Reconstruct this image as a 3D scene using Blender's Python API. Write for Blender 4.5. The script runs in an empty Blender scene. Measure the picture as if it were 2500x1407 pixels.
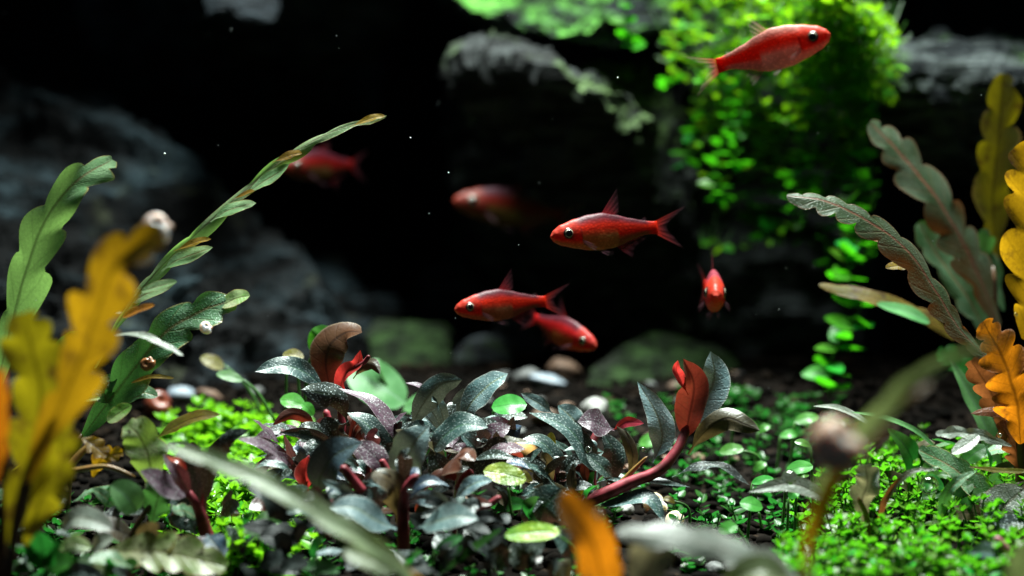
import bpy, bmesh, math, random
from mathutils import Vector, Matrix, noise

# ------------------------------------------------------------------ camera, light, exposure (1 unit = 1 cm)
S = bpy.context.scene
C = S.collection
F = 4412.0                                   # focal length in photograph pixels (photograph 2500 x 1407)
cam_d = bpy.data.cameras.new('camera'); cam = bpy.data.objects.new('camera', cam_d); C.objects.link(cam)
cam.rotation_euler = (math.pi / 2, 0, 0)
cam_d.sensor_width = 36; cam_d.lens = 36 * F / 2500
cam_d.clip_start = 0.5; cam_d.clip_end = 500
cam_d.dof.use_dof = True; cam_d.dof.focus_distance = 29.8; cam_d.dof.aperture_fstop = 0.1
S.camera = cam
wd = bpy.data.worlds.new('World'); S.world = wd; wd.use_nodes = True
wd.node_tree.nodes['Background'].inputs[0].default_value = (0.36, 0.62, 0.72, 1)
wd.node_tree.nodes['Background'].inputs[1].default_value = 0.05


def area(name, loc, target, sx, sy, power, col, spread=120):
    l = bpy.data.lights.new(name, 'AREA'); l.shape = 'RECTANGLE'; l.size = sx; l.size_y = sy
    l.energy = power; l.color = col; l.spread = math.radians(spread)
    o = bpy.data.objects.new(name, l); C.objects.link(o); o.location = loc
    o.rotation_euler = (Vector(target) - Vector(loc)).to_track_quat('-Z', 'Y').to_euler()
    return o


area('aquarium_lamp', (2.5, 34.8, 27), (1.0, 31.5, -3), 20, 6, 11500, (0.9, 1.0, 0.94), 64)
S.view_settings.view_transform = 'Standard'; S.view_settings.look = 'None'
S.view_settings.exposure = 0.0; S.view_settings.gamma = 1.0
S.cycles.use_denoising = True
S.cycles.max_bounces = 8; S.cycles.transparent_max_bounces = 12
S.cycles.sample_clamp_indirect = 4
random.seed(7)
R = random.uniform


# ------------------------------------------------------------------ helpers
def P(x, y, d):
    return Vector(((x - 1250) / F * d, d, -(y - 703.5) / F * d))


def gz(d):                                   # substrate height at distance d
    pts = [(8, -5.9), (20, -5.1), (26, -4.65), (28, -4.4), (30, -4.08), (32, -3.65), (34, -3.15), (36.5, -2.45), (38, -2.08), (42, -1.8), (60, -1.7), (90, -1.7)]
    for (a, za), (b, zb) in zip(pts, pts[1:]):
        if d <= b:
            t = (d - a) / (b - a); return za + (zb - za) * t
    return pts[-1][1]


def ground(x, d):
    return gz(d) + 0.22 * noise.noise(Vector((x * .35, d * .35, 3))) + .07 * noise.noise(Vector((x * 1.6, d * 1.6, 9)))


def snap(x, y):                              # distance at which the sight line through (x, y) meets the substrate
    d = 24.0
    while d < 60:
        p = P(x, y, d)
        if p.z <= ground(p.x, d): return d
        d += .05
    return d


def mesh(name, verts, faces, mat, parent=None, uv=None, smooth=True, cols=None):
    m = bpy.data.meshes.new(name)
    base = parent.location if parent is not None and parent.parent is None else Vector((0, 0, 0))
    if parent is not None and parent.parent is not None:
        base = parent.parent.location
    m.from_pydata([tuple(Vector(v) - base) for v in verts], [], faces)
    if uv is not None:
        l = m.uv_layers.new(name='UVMap')
        for p in m.polygons:
            for li in p.loop_indices:
                l.data[li].uv = uv[m.loops[li].vertex_index]
    if cols is not None:
        a = m.color_attributes.new('pigment', 'FLOAT_COLOR', 'POINT')
        for i, c in enumerate(cols):
            a.data[i].color = (c[0], c[1], c[2], 1)
    if smooth:
        m.polygons.foreach_set('use_smooth', [True] * len(m.polygons))
    m.materials.append(mat); m.update()
    o = bpy.data.objects.new(name, m); C.objects.link(o)
    if parent is not None:
        o.parent = parent
    return o


def thing(name, label, cat, base, group=None):
    o = bpy.data.objects.new(name, None); C.objects.link(o)
    o.empty_display_size = .1
    o.location = P(*base) if not isinstance(base, Vector) else base
    o['label'] = label; o['category'] = cat
    if group: o['group'] = group
    return o


def tag(o, label, cat, group=None, kind=None):
    o['label'] = label; o['category'] = cat
    if group: o['group'] = group
    if kind: o['kind'] = kind
    return o


def spline(pts, n):
    pts = [Vector(p) for p in pts]
    if len(pts) == 2:
        return [pts[0].lerp(pts[1], i / (n - 1)) for i in range(n)]
    p = [pts[0] * 2 - pts[1]] + pts + [pts[-1] * 2 - pts[-2]]
    seg = len(pts) - 1; out = []
    for i in range(n):
        t = i / (n - 1) * seg; k = min(int(t), seg - 1); t -= k
        a, b, c, d = p[k:k + 4]
        out.append(.5 * ((2 * b) + (c - a) * t + (2 * a - 5 * b + 4 * c - d) * t * t + (3 * b - a - 3 * c + d) * t ** 3))
    return out


def tube(name, parent, ctrl, r0, r1, mat, n=14, k=8, world=False, cap=True):
    """tapering round stem; r in photograph pixels at each point's distance"""
    pts = spline([P(*c) if not world else Vector(c) for c in ctrl], n)
    v, f, uv = [], [], []
    for i, p in enumerate(pts):
        T = (pts[min(i + 1, n - 1)] - pts[max(i - 1, 0)]).normalized()
        A = T.cross(Vector((.1, 1, .05))).normalized(); B = T.cross(A)
        t = i / (n - 1); r = (r0 + (r1 - r0) * t) * (p.y / F if not world else 1)
        if cap and i == n - 1: r *= .35
        for j in range(k):
            a = 2 * math.pi * j / k
            v.append(p + (A * math.cos(a) + B * math.sin(a)) * r); uv.append((j / k, t))
    for i in range(n - 1):
        for j in range(k):
            f.append((i * k + j, i * k + (j + 1) % k, (i + 1) * k + (j + 1) % k, (i + 1) * k + j))
    f.append(tuple(range(k))[::-1]); f.append(tuple((n - 1) * k + j for j in range(k)))
    return mesh(name, v, f, mat, parent, uv)


HINT = Vector((0, -.75, .66))


def leaf(parent, ctrl, w, mat, shape='buce', roll=0, fold=.18, ruf=.05, rf=None, lobes=6, nd=.5, sweep=.5, sl=1., sr=1., n=None,
         cols=None, name='leaf', seed=None, hint=None, curl=0., twist=0., world=False):
    """one leaf: a spine through ctrl, w = full width in photograph pixels"""
    rnd = random.Random(seed if seed is not None else hash((ctrl[0][0], ctrl[-1][1])) & 0xffff)
    n = n or (lobes * 11 + 8 if shape == 'hyg' else 22)
    us = [-1, -.8, -.55, -.28, 0, .28, .55, .8, 1]
    pts = spline([P(*c) if not world else Vector(c) for c in ctrl], n)
    hint = Vector(hint) if hint else HINT
    v, f, uv = [], [], []; ph = rnd.uniform(0, 6.28); nz = rnd.uniform(0, 50)
    rf = rf or rnd.uniform(1.2, 2.6) * (1.6 if shape == 'hyg' else 1)
    if shape == 'oval': ruf *= .3
    for i, p in enumerate(pts):
        t = i / (n - 1)
        T = (pts[min(i + 1, n - 1)] - pts[max(i - 1, 0)]).normalized()
        N = (hint - T * hint.dot(T))
        if N.length < 1e-3: N = Vector((0, -1, 0))
        N = Matrix.Rotation(math.radians(roll + twist * (t - .5)), 3, T) @ N.normalized()
        Sd = T.cross(N)
        if shape == 'buce':
            tt = max(0, (t - .12) / .88)
            e = .1 + .9 * min(1, (max(1e-6, math.sin(math.pi * min(1, tt ** .86))) ** .85)) if tt > 0 else .1
            e *= min(1, ((1 - t) / .1) ** .5) if t > .9 else 1
        elif shape == 'oval':
            e = max(.02, math.sin(math.pi * min(1, max(0, t))) ** .5)
        elif shape == 'blade':
            e = min(1, .45 + t * 2) * min(1, ((1 - t) / .35) ** .7)
        else:
            e = min(1, .16 + (t / .28) ** 1.2 * .84) * min(1, ((1 - t) / .2) ** .55 if t < 1 else 0) * (1 - .25 * t)
        hw = w * (.52 if shape == 'buce' else .5) * e * (p.y / F if not world else 1)
        for u in us:
            s = abs(u); ww = hw * (sl if u < 0 else sr)
            if shape == 'hyg':
                q = (t + .03 * math.sin(t * 11 + nz) * min(1, t * 4)) * lobes + (.0 if u < 0 else .4)
                jit = .75 + .5 * ((math.sin(int(q) * 12.9898 + nz) * 43758.5) % 1)
                lf = max(0, math.sin(math.pi * (q % 1))) ** .55
                if t < .93: ww *= (1 - nd) + nd * lf * (.38 + .56 * jit)
            ed = ww * (1 + (.02 if shape == 'oval' else .07) * noise.noise(Vector((t * 9 + nz, u * 2, 1))))
            off = T * (sweep * s * ww if shape == 'hyg' else 0)
            h = fold * s * ww + ruf * hw * 2 * s * s * math.sin(t * rf * 6.28 + ph + (1.7 if u > 0 else 0)) - curl * s * s * ww
            h += .05 * hw * noise.noise(Vector((t * 5 + nz, u * 1.5, 4)))
            v.append(p + Sd * (u * ed) + off + N * h); uv.append((u * .5 + .5, t))
    m = len(us)
    for i in range(n - 1):
        for j in range(m - 1):
            f.append((i * m + j, i * m + j + 1, (i + 1) * m + j + 1, (i + 1) * m + j))
    return mesh(name, v, f, mat, parent, uv)


# ------------------------------------------------------------------ materials
def nt(name):
    m = bpy.data.materials.new(name); m.use_nodes = True
    t = m.node_tree; b = t.nodes['Principled BSDF']; o = t.nodes['Material Output']
    return m, t, b, o


def N_(t, kind, **kw):
    n = t.nodes.new(kind)
    for k, val in kw.items():
        if k.startswith('i_'):
            n.inputs[int(k[2:])].default_value = val
        else:
            setattr(n, k, val)
    return n


def ramp(t, src, stops):
    r = N_(t, 'ShaderNodeValToRGB')
    e = r.color_ramp.elements
    while len(e) < len(stops): e.new(.5)
    for el, (p, c) in zip(e, stops):
        el.position = p; el.color = c if len(c) == 4 else (*c, 1)
    t.links.new(src, r.inputs[0]); return r


def mixc(t, fac, a, b, mode='MIX'):
    m = N_(t, 'ShaderNodeMix', data_type='RGBA', blend_type=mode)
    for sock, val in ((0, fac), (6, a), (7, b)):
        if hasattr(val, 'is_output'): t.links.new(val, m.inputs[sock])
        elif sock == 0: m.inputs[0].default_value = val
        else: m.inputs[sock].default_value = (*val, 1)
    return m.outputs[2]


def math_(t, op, a, b=None):
    m = N_(t, 'ShaderNodeMath', operation=op)
    for i, val in enumerate((a, b)):
        if val is None: continue
        if hasattr(val, 'is_output'): t.links.new(val, m.inputs[i])
        else: m.inputs[i].default_value = val
    return m.outputs[0]


def leafmat(name, top, top2, under, rib=None, edge=None, trans=.3, tcol=None, rough=.38, spec=.5, dots=0, dot_scale=17, dcol=(.55, .62, .6),
            spots=0, vein=.35, nveins=9, rnd=.25, bump=.3, holes=None, vcol=None):
    m, t, b, o = nt(name); L = t.links.new
    uvn = N_(t, 'ShaderNodeUVMap', uv_map='UVMap'); sx = N_(t, 'ShaderNodeSeparateXYZ'); L(uvn.outputs[0], sx.inputs[0])
    a = math_(t, 'MULTIPLY', math_(t, 'ABSOLUTE', math_(t, 'SUBTRACT', sx.outputs[0], .5)), 2)
    tc = N_(t, 'ShaderNodeTexCoord')
    n1 = N_(t, 'ShaderNodeTexNoise'); n1.inputs['Scale'].default_value = 2.2; n1.inputs['Detail'].default_value = 5; L(tc.outputs['Object'], n1.inputs['Vector'])
    n2 = N_(t, 'ShaderNodeTexNoise'); n2.inputs['Scale'].default_value = 22; n2.inputs['Detail'].default_value = 3; L(tc.outputs['Object'], n2.inputs['Vector'])
    r1 = ramp(t, n1.outputs[0], [(.36, (0, 0, 0)), (.64, (1, 1, 1))])
    col = mixc(t, r1.outputs[0], top, top2)
    gm = N_(t, 'ShaderNodeNewGeometry')
    und = mixc(t, n1.outputs[0], under, tuple(c * .7 for c in under))
    col = mixc(t, gm.outputs['Backfacing'], col, und)
    # side veins sweeping forward from the midrib
    ph = math_(t, 'SUBTRACT', math_(t, 'MULTIPLY', sx.outputs[1], nveins), math_(t, 'MULTIPLY', a, .8))
    vv = math_(t, 'ABSOLUTE', math_(t, 'SUBTRACT', math_(t, 'FRACT', ph), .5))
    vm = ramp(t, vv, [(0, (1, 1, 1)), (.09, (0, 0, 0))]).outputs[0]
    ribm = ramp(t, a, [(.03, (1, 1, 1)), (.12, (0, 0, 0))]).outputs[0]
    rib = rib or tuple(c * .55 for c in top)
    col = mixc(t, math_(t, 'MULTIPLY', vm, vein), col, vcol or rib)
    col = mixc(t, math_(t, 'MULTIPLY', ribm, .8), col, rib)
    if edge:
        em = ramp(t, a, [(.9, (0, 0, 0)), (1, (1, 1, 1))]).outputs[0]
        col = mixc(t, math_(t, 'MULTIPLY', em, .8), col, edge)
    fine = ramp(t, n2.outputs[0], [(.3, (.86, .86, .86)), (.7, (1.1, 1.1, 1.1))]).outputs[0]
    col = mixc(t, 1, col, fine, 'MULTIPLY')
    hgt = n2.outputs[0]
    if dots:
        vo = N_(t, 'ShaderNodeTexVoronoi'); vo.inputs['Scale'].default_value = dot_scale; L(tc.outputs['Object'], vo.inputs['Vector'])
        dm = ramp(t, vo.outputs[0], [(.16, (1, 1, 1)), (.42, (0, 0, 0))]).outputs[0]
        keep = ramp(t, n1.outputs[0], [(.3, (.35, .35, .35)), (.6, (1, 1, 1))]).outputs[0]
        front = math_(t, 'SUBTRACT', 1, gm.outputs['Backfacing'])
        fac = math_(t, 'MULTIPLY', math_(t, 'MULTIPLY', dm, keep), math_(t, 'MULTIPLY', front, dots))
        col = mixc(t, fac, col, dcol)
        hgt = math_(t, 'ADD', n2.outputs[0], dm)
    if spots:
        v2 = N_(t, 'ShaderNodeTexVoronoi'); v2.inputs['Scale'].default_value = 5.5; L(tc.outputs['Object'], v2.inputs['Vector'])
        sm = ramp(t, v2.outputs[0], [(.13, (1, 1, 1)), (.24, (0, 0, 0))]).outputs[0]
        col = mixc(t, math_(t, 'MULTIPLY', sm, spots), col, (.02, .012, .004))
    if trans >= .5:                                  # browned, decaying patches on old leaves
        n4 = N_(t, 'ShaderNodeTexNoise'); n4.inputs['Scale'].default_value = 3.2; n4.inputs['Detail'].default_value = 7; n4.inputs['Roughness'].default_value = .65; L(tc.outputs['Object'], n4.inputs['Vector'])
        dec = ramp(t, math_(t, 'ADD', n4.outputs[0], math_(t, 'MULTIPLY', a, .1)), [(.58, (0, 0, 0)), (.72, (1, 1, 1))]).outputs[0]
        col = mixc(t, math_(t, 'MULTIPLY', dec, .8), col, (.05, .022, .008))
    oi = N_(t, 'ShaderNodeObjectInfo')
    hsv = N_(t, 'ShaderNodeHueSaturation')
    L(math_(t, 'ADD', math_(t, 'MULTIPLY', oi.outputs['Random'], rnd * .16), .5 - rnd * .08), hsv.inputs['Hue'])
    L(math_(t, 'ADD', math_(t, 'MULTIPLY', oi.outputs['Random'], rnd * 2), 1 - rnd), hsv.inputs['Value'])
    L(col, hsv.inputs['Color']); col = hsv.outputs[0]
    L(col, b.inputs['Base Color']); b.inputs['Roughness'].default_value = rough; b.inputs['Specular IOR Level'].default_value = spec
    bp = N_(t, 'ShaderNodeBump'); bp.inputs['Strength'].default_value = bump; bp.inputs['Distance'].default_value = .03
    h2 = math_(t, 'SUBTRACT', hgt, math_(t, 'MULTIPLY', math_(t, 'ADD', vm, ribm), .6))
    L(h2, bp.inputs['Height']); L(bp.outputs[0], b.inputs['Normal'])
    tr = N_(t, 'ShaderNodeBsdfTranslucent')
    tcx = mixc(t, math_(t, 'MULTIPLY', math_(t, 'MAXIMUM', ribm, math_(t, 'MULTIPLY', vm, .4)), .7), tcol or top2, tuple(c * .25 for c in (tcol or top2)))
    tcx = mixc(t, 1, tcx, fine, 'MULTIPLY')
    if trans >= .5: tcx = mixc(t, math_(t, 'MULTIPLY', dec, .75), tcx, (.09, .035, .008))
    L(tcx, tr.inputs[0])
    ms = N_(t, 'ShaderNodeMixShader'); ms.inputs[0].default_value = trans
    L(b.outputs[0], ms.inputs[1]); L(tr.outputs[0], ms.inputs[2]); L(ms.outputs[0], o.inputs[0])
    return m


M = {}
BD = dict(dots=.34, dot_scale=24, trans=.12, rough=.4, spec=.5, vein=.0, bump=.2)
M['silver'] = leafmat('leaf_silver_dotted', (.012, .036, .03), (.045, .085, .08), (.045, .022, .02), rib=(.03, .075, .04), tcol=(.12, .05, .03), edge=(.12, .17, .14), **BD)
M['pale'] = leafmat('leaf_pale_blue_grey', (.06, .12, .125), (.14, .21, .215), (.1, .08, .06), rib=(.12, .15, .08), tcol=(.15, .16, .1), edge=(.3, .3, .26), **{**BD, 'dots': .4, 'dcol': (.55, .62, .62)})
M['silvery'] = leafmat('leaf_silvery_lit', (.13, .22, .23), (.26, .36, .37), (.1, .08, .06), rib=(.15, .17, .1), tcol=(.15, .16, .1), edge=(.36, .36, .32), **{**BD, 'dots': .4, 'dcol': (.6, .66, .66)})  # silvery leaf, its colour brightened to paint in light the lamp misses
M['dark'] = leafmat('leaf_dark_green', (.008, .014, .014), (.025, .04, .03), (.03, .018, .012), rib=(.015, .03, .01), tcol=(.06, .03, .015), edge=(.1, .11, .09), **{**BD, 'dots': .8, 'dcol': (.35, .42, .42)})
M['deepshade'] = leafmat('leaf_painted_shade', (.004, .007, .007), (.012, .017, .014), (.01, .008, .006), tcol=(.02, .015, .01), edge=(.03, .035, .03), **{**BD, 'dots': .4, 'dcol': (.06, .08, .08), 'spec': .2, 'rough': .5})  # leaf colour darkened to paint in the shade low at the front
M['blue'] = leafmat('leaf_dark_blue', (.012, .035, .07), (.05, .075, .09), (.03, .02, .015), rib=(.05, .07, .04), tcol=(.05, .04, .03), edge=(.08, .09, .08), **{**BD, 'dots': .35, 'dcol': (.15, .25, .35)})
M['mauve'] = leafmat('leaf_mauve_grey', (.06, .03, .048), (.12, .08, .1), (.1, .04, .04), rib=(.06, .04, .05), tcol=(.3, .06, .06), edge=(.3, .25, .26), **{**BD, 'dots': .35})
M['brown'] = leafmat('leaf_brown_underside', (.085, .028, .016), (.05, .018, .01), (.085, .028, .016), rib=(.02, .006, .004), tcol=(.32, .04, .02), edge=(.2, .14, .1), trans=.22, rough=.33, spec=.6, vein=.15, bump=.15)
M['olive'] = leafmat('leaf_olive_underside', (.06, .045, .02), (.03, .028, .014), (.06, .045, .02), rib=(.02, .012, .006), tcol=(.2, .13, .04), edge=(.2, .17, .12), trans=.25, rough=.4, vein=.15, bump=.2)
M['newred'] = leafmat('leaf_young_red', (.35, .03, .03), (.22, .025, .02), (.3, .03, .02), rib=(.12, .01, .01), tcol=(.8, .05, .04), edge=(.4, .2, .18), trans=.35, rough=.25, spec=.6, vein=.1, bump=.1)
M['green'] = leafmat('leaf_bright_green', (.05, .2, .03), (.09, .3, .05), (.05, .18, .03), rib=(.05, .17, .03), tcol=(.12, .5, .03), trans=.4, rough=.3, vein=.03, bump=.05, rnd=.3, spec=.28)
M['dkgreen'] = leafmat('leaf_deep_green', (.01, .06, .008), (.025, .11, .014), (.012, .05, .008), rib=(.02, .07, .02), tcol=(.03, .25, .03), trans=.3, rough=.35, vein=.03, bump=.05, spec=.28)
M['palegreen'] = leafmat('leaf_pale_green', (.06, .16, .05), (.1, .22, .08), (.06, .14, .05), rib=(.1, .2, .1), tcol=(.12, .28, .06), trans=.3, rough=.4, vein=.03, bump=.06, spec=.28)
M['lime'] = leafmat('leaf_lime_mosaic', (.12, .26, .012), (.3, .42, .02), (.15, .25, .02), tcol=(.4, .55, .03), trans=.35, vein=.3, dots=.5, dot_scale=7, dcol=(.45, .5, .03))
M['carpet'] = leafmat('leaf_carpet', (.022, .17, .006), (.075, .3, .01), (.03, .15, .008), rib=(.06, .26, .02), tcol=(.12, .5, .012), trans=.42, rough=.38, spec=.3, vein=.02, bump=.08, rnd=.62)
M['creeper'] = leafmat('leaf_creeper', (.06, .24, .008), (.2, .4, .012), (.05, .2, .01), rib=(.06, .24, .015), tcol=(.3, .66, .01), trans=.45, rough=.4, spec=.3, vein=.02, bump=.05, rnd=.5)
M['vine'] = leafmat('leaf_vine', (.02, .16, .008), (.06, .28, .014), (.02, .14, .01), rib=(.03, .16, .015), tcol=(.07, .5, .008), trans=.45, rough=.4, spec=.3, vein=.02, bump=.05, rnd=.45)
M['carpet_yellowish'] = leafmat('leaf_carpet_yellowish', (.06, .24, .008), (.13, .36, .015), (.05, .2, .01), rib=(.08, .28, .015), tcol=(.22, .58, .012), trans=.42, rough=.36, spec=.4, vein=.02, bump=.05, rnd=.4)  # yellower, brighter leaf colour than the main carpet
M['hgreen'] = leafmat('leaf_lobed_green', (.14, .26, .11), (.23, .34, .18), (.13, .15, .06), rib=(.2, .12, .07), vcol=(.3, .42, .2), edge=(.35, .17, .06), tcol=(.3, .55, .12), trans=.42, vein=.4, nveins=10, dots=.18, dot_scale=24, dcol=(.5, .6, .45), bump=.2)
M['hdeep'] = leafmat('leaf_lobed_deep_green', (.05, .15, .06), (.13, .24, .13), (.06, .07, .03), rib=(.22, .15, .07), edge=(.3, .2, .08), tcol=(.1, .3, .05), trans=.25, vein=.3, dots=.3, dot_scale=26, dcol=(.35, .45, .38), bump=.3)
M['hspot'] = leafmat('leaf_lobed_spotted', (.12, .24, .04), (.36, .38, .22), (.12, .14, .05), rib=(.2, .2, .08), edge=(.35, .17, .07), tcol=(.3, .45, .06), trans=.35, vein=.35, spots=.95)
M['hyellow'] = leafmat('leaf_lobed_yellow', (.17, .09, .006), (.25, .14, .01), (.18, .1, .008), rib=(.06, .025, .006), edge=(.2, .07, .02), tcol=(.5, .26, .006), trans=.6, vein=.3, nveins=7, rough=.45)
M['hyg'] = leafmat('leaf_lobed_yellow_green', (.1, .1, .008), (.18, .13, .012), (.14, .12, .01), rib=(.1, .06, .01), edge=(.4, .22, .06), tcol=(.34, .27, .006), trans=.5, vein=.3, nveins=7, rough=.45)
M['horange'] = leafmat('leaf_lobed_orange', (.36, .1, .01), (.44, .15, .015), (.4, .12, .012), rib=(.07, .02, .006), vcol=(.15, .05, .01), edge=(.6, .35, .25), tcol=(.7, .21, .006), trans=.55, vein=.7, nveins=12, rough=.45)
M['hgrey'] = leafmat('leaf_lobed_grey', (.2, .25, .2), (.3, .33, .28), (.16, .08, .04), rib=(.16, .15, .1), edge=(.35, .25, .2), tcol=(.3, .25, .12), trans=.25, vein=.3, dots=.25, dot_scale=26, bump=.3)
M['hrust'] = leafmat('leaf_lobed_rust', (.025, .06, .025), (.065, .1, .06), (.12, .04, .014), rib=(.2, .08, .04), vcol=(.14, .09, .04), edge=(.16, .08, .035), tcol=(.4, .12, .03), trans=.3, spec=.3, vein=.35, nveins=11, dots=.08, dot_scale=26, dcol=(.4, .46, .4), bump=.3)
M['strap'] = leafmat('leaf_pale_strap', (.15, .23, .1), (.25, .31, .17), (.18, .2, .09), rib=(.18, .22, .08), edge=(.3, .2, .06), tcol=(.4, .5, .15), trans=.35, vein=.15)


def stemmat(name, c1, c2, rough=.35, trans=.1, spec=.5):
    m, t, b, o = nt(name); L = t.links.new
    tc = N_(t, 'ShaderNodeTexCoord'); n = N_(t, 'ShaderNodeTexNoise'); n.inputs['Scale'].default_value = 4; n.inputs['Detail'].default_value = 6
    L(tc.outputs['Object'], n.inputs['Vector'])
    r = ramp(t, n.outputs[0], [(.35, c1), (.65, c2)]); L(r.outputs[0], b.inputs['Base Color'])
    b.inputs['Roughness'].default_value = rough; b.inputs['Specular IOR Level'].default_value = spec
    bp = N_(t, 'ShaderNodeBump'); bp.inputs['Strength'].default_value = .25; bp.inputs['Distance'].default_value = .02; L(n.outputs[0], bp.inputs['Height']); L(bp.outputs[0], b.inputs['Normal'])
    tr = N_(t, 'ShaderNodeBsdfTranslucent'); L(r.outputs[0], tr.inputs[0]); ms = N_(t, 'ShaderNodeMixShader'); ms.inputs[0].default_value = trans
    L(b.outputs[0], ms.inputs[1]); L(tr.outputs[0], ms.inputs[2]); L(ms.outputs[0], o.inputs[0])
    return m


M['redstem'] = stemmat('stem_red', (.1, .012, .014), (.36, .05, .07), rough=.5, spec=.3)
M['brownstem'] = stemmat('stem_brown', (.06, .03, .015), (.12, .06, .03))
M['goldstem'] = stemmat('stem_gold', (.2, .13, .03), (.3, .15, .05))
M['greenstem'] = stemmat('stem_green', (.03, .1, .02), (.06, .16, .03), trans=.2)
M['pinkstem'] = stemmat('stem_pink', (.35, .12, .13), (.45, .2, .2), trans=.2)
M['yellowstem'] = stemmat('stem_yellow', (.3, .16, .015), (.42, .22, .03), trans=.35)


def stonemat(name, dark, light, algae=None, amount=.5, scale=.6, streak=(1, 1, 5), rough=.75, thr=.5, hi=.72):
    m, t, b, o = nt(name); L = t.links.new
    tc = N_(t, 'ShaderNodeTexCoord')
    mp = N_(t, 'ShaderNodeMapping'); mp.inputs['Scale'].default_value = streak; mp.inputs['Rotation'].default_value = (.3, .65, .2); L(tc.outputs['Object'], mp.inputs[0])
    n1 = N_(t, 'ShaderNodeTexNoise'); n1.inputs['Scale'].default_value = scale; n1.inputs['Detail'].default_value = 8; n1.inputs['Roughness'].default_value = .62; n1.inputs['Distortion'].default_value = .9
    L(mp.outputs[0], n1.inputs['Vector'])
    n2 = N_(t, 'ShaderNodeTexNoise'); n2.inputs['Scale'].default_value = .45; n2.inputs['Detail'].default_value = 6; n2.inputs['Roughness'].default_value = .6; L(tc.outputs['Object'], n2.inputs['Vector'])
    col = ramp(t, n1.outputs[0], [(.46, dark), (thr, tuple(c * .72 + d * .28 for c, d in zip(dark, light))), (hi, light)]).outputs[0]
    if algae:
        gm = N_(t, 'ShaderNodeNewGeometry'); s = N_(t, 'ShaderNodeSeparateXYZ'); L(gm.outputs['Normal'], s.inputs[0])
        up = ramp(t, s.outputs[2], [(.05, (0, 0, 0)), (.5, (1, 1, 1))]).outputs[0]
        am = ramp(t, n2.outputs[0], [(.62 - amount * .3, (0, 0, 0)), (.72 - amount * .3, (1, 1, 1))]).outputs[0]
        n3 = N_(t, 'ShaderNodeTexNoise'); n3.inputs['Scale'].default_value = 2.2; n3.inputs['Detail'].default_value = 5; L(tc.outputs['Object'], n3.inputs['Vector'])
        ac = mixc(t, ramp(t, n3.outputs[0], [(.38, (0, 0, 0)), (.66, (1, 1, 1))]).outputs[0], tuple(c * .2 for c in algae), tuple(c * 1.7 for c in algae))
        col = mixc(t, math_(t, 'MULTIPLY', up, am), col, ac)
    L(col, b.inputs['Base Color']); b.inputs['Roughness'].default_value = rough; b.inputs['Specular IOR Level'].default_value = .12
    bp = N_(t, 'ShaderNodeBump'); bp.inputs['Strength'].default_value = .9; bp.inputs['Distance'].default_value = .4; L(n1.outputs[0], bp.inputs['Height']); L(bp.outputs[0], b.inputs['Normal'])
    return m


M['slate'] = stonemat('slate', (.0006, .001, .0013), (.03, .05, .06), algae=(.03, .035, .018), amount=.15, thr=.55, hi=.64, scale=.34, streak=(1, 1, 2.6))
M['slate_dark'] = stonemat('slate_dark', (.01, .012, .012), (.09, .105, .11))
M['slate_algae'] = stonemat('slate_algae', (.012, .014, .015), (.06, .075, .08), algae=(.1, .3, .05), amount=.8)
M['slate_edge'] = stonemat('slate_edge', (.012, .013, .013), (.08, .09, .09), algae=(.1, .16, .06), amount=.42)
M['slate_pale'] = stonemat('slate_pale', (.02, .024, .028), (.26, .3, .3), algae=(.13, .24, .09), amount=.35, scale=.8)
M['slate_patch'] = stonemat('slate_patch', (.008, .011, .014), (.035, .048, .058), scale=.9)
M['mossy'] = stonemat('mossy_stone', (.012, .015, .01), (.04, .05, .035), algae=(.014, .03, .008), amount=.8)
M['dimstone'] = stonemat('grey_stone', (.02, .022, .025), (.13, .15, .17), algae=(.06, .1, .04), amount=.3)


def plainmat(name, c1, c2, scale=3, rough=.5, spec=.4, c3=None, bump=.3, rnd=0, sss=0):
    m, t, b, o = nt(name); L = t.links.new
    tc = N_(t, 'ShaderNodeTexCoord'); n = N_(t, 'ShaderNodeTexNoise'); n.inputs['Scale'].default_value = scale; n.inputs['Detail'].default_value = 6; L(tc.outputs['Object'], n.inputs['Vector'])
    st = [(.38, c1), (.6, c2)] + ([(.72, c3)] if c3 else [])
    col = ramp(t, n.outputs[0], st).outputs[0]
    if sss:
        b.inputs['Subsurface Weight'].default_value = 1; b.inputs['Subsurface Radius'].default_value = (1, .75, .6); b.inputs['Subsurface Scale'].default_value = sss
    if rnd:
        oi = N_(t, 'ShaderNodeObjectInfo'); h = N_(t, 'ShaderNodeHueSaturation'); L(math_(t, 'ADD', math_(t, 'MULTIPLY', oi.outputs['Random'], rnd * 2), 1 - rnd), h.inputs['Value']); L(col, h.inputs['Color']); col = h.outputs[0]
    L(col, b.inputs['Base Color']); b.inputs['Roughness'].default_value = rough; b.inputs['Specular IOR Level'].default_value = spec
    bp = N_(t, 'ShaderNodeBump'); bp.inputs['Strength'].default_value = bump; bp.inputs['Distance'].default_value = .03; L(n.outputs[0], bp.inputs['Height']); L(bp.outputs[0], b.inputs['Normal'])
    return m


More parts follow.
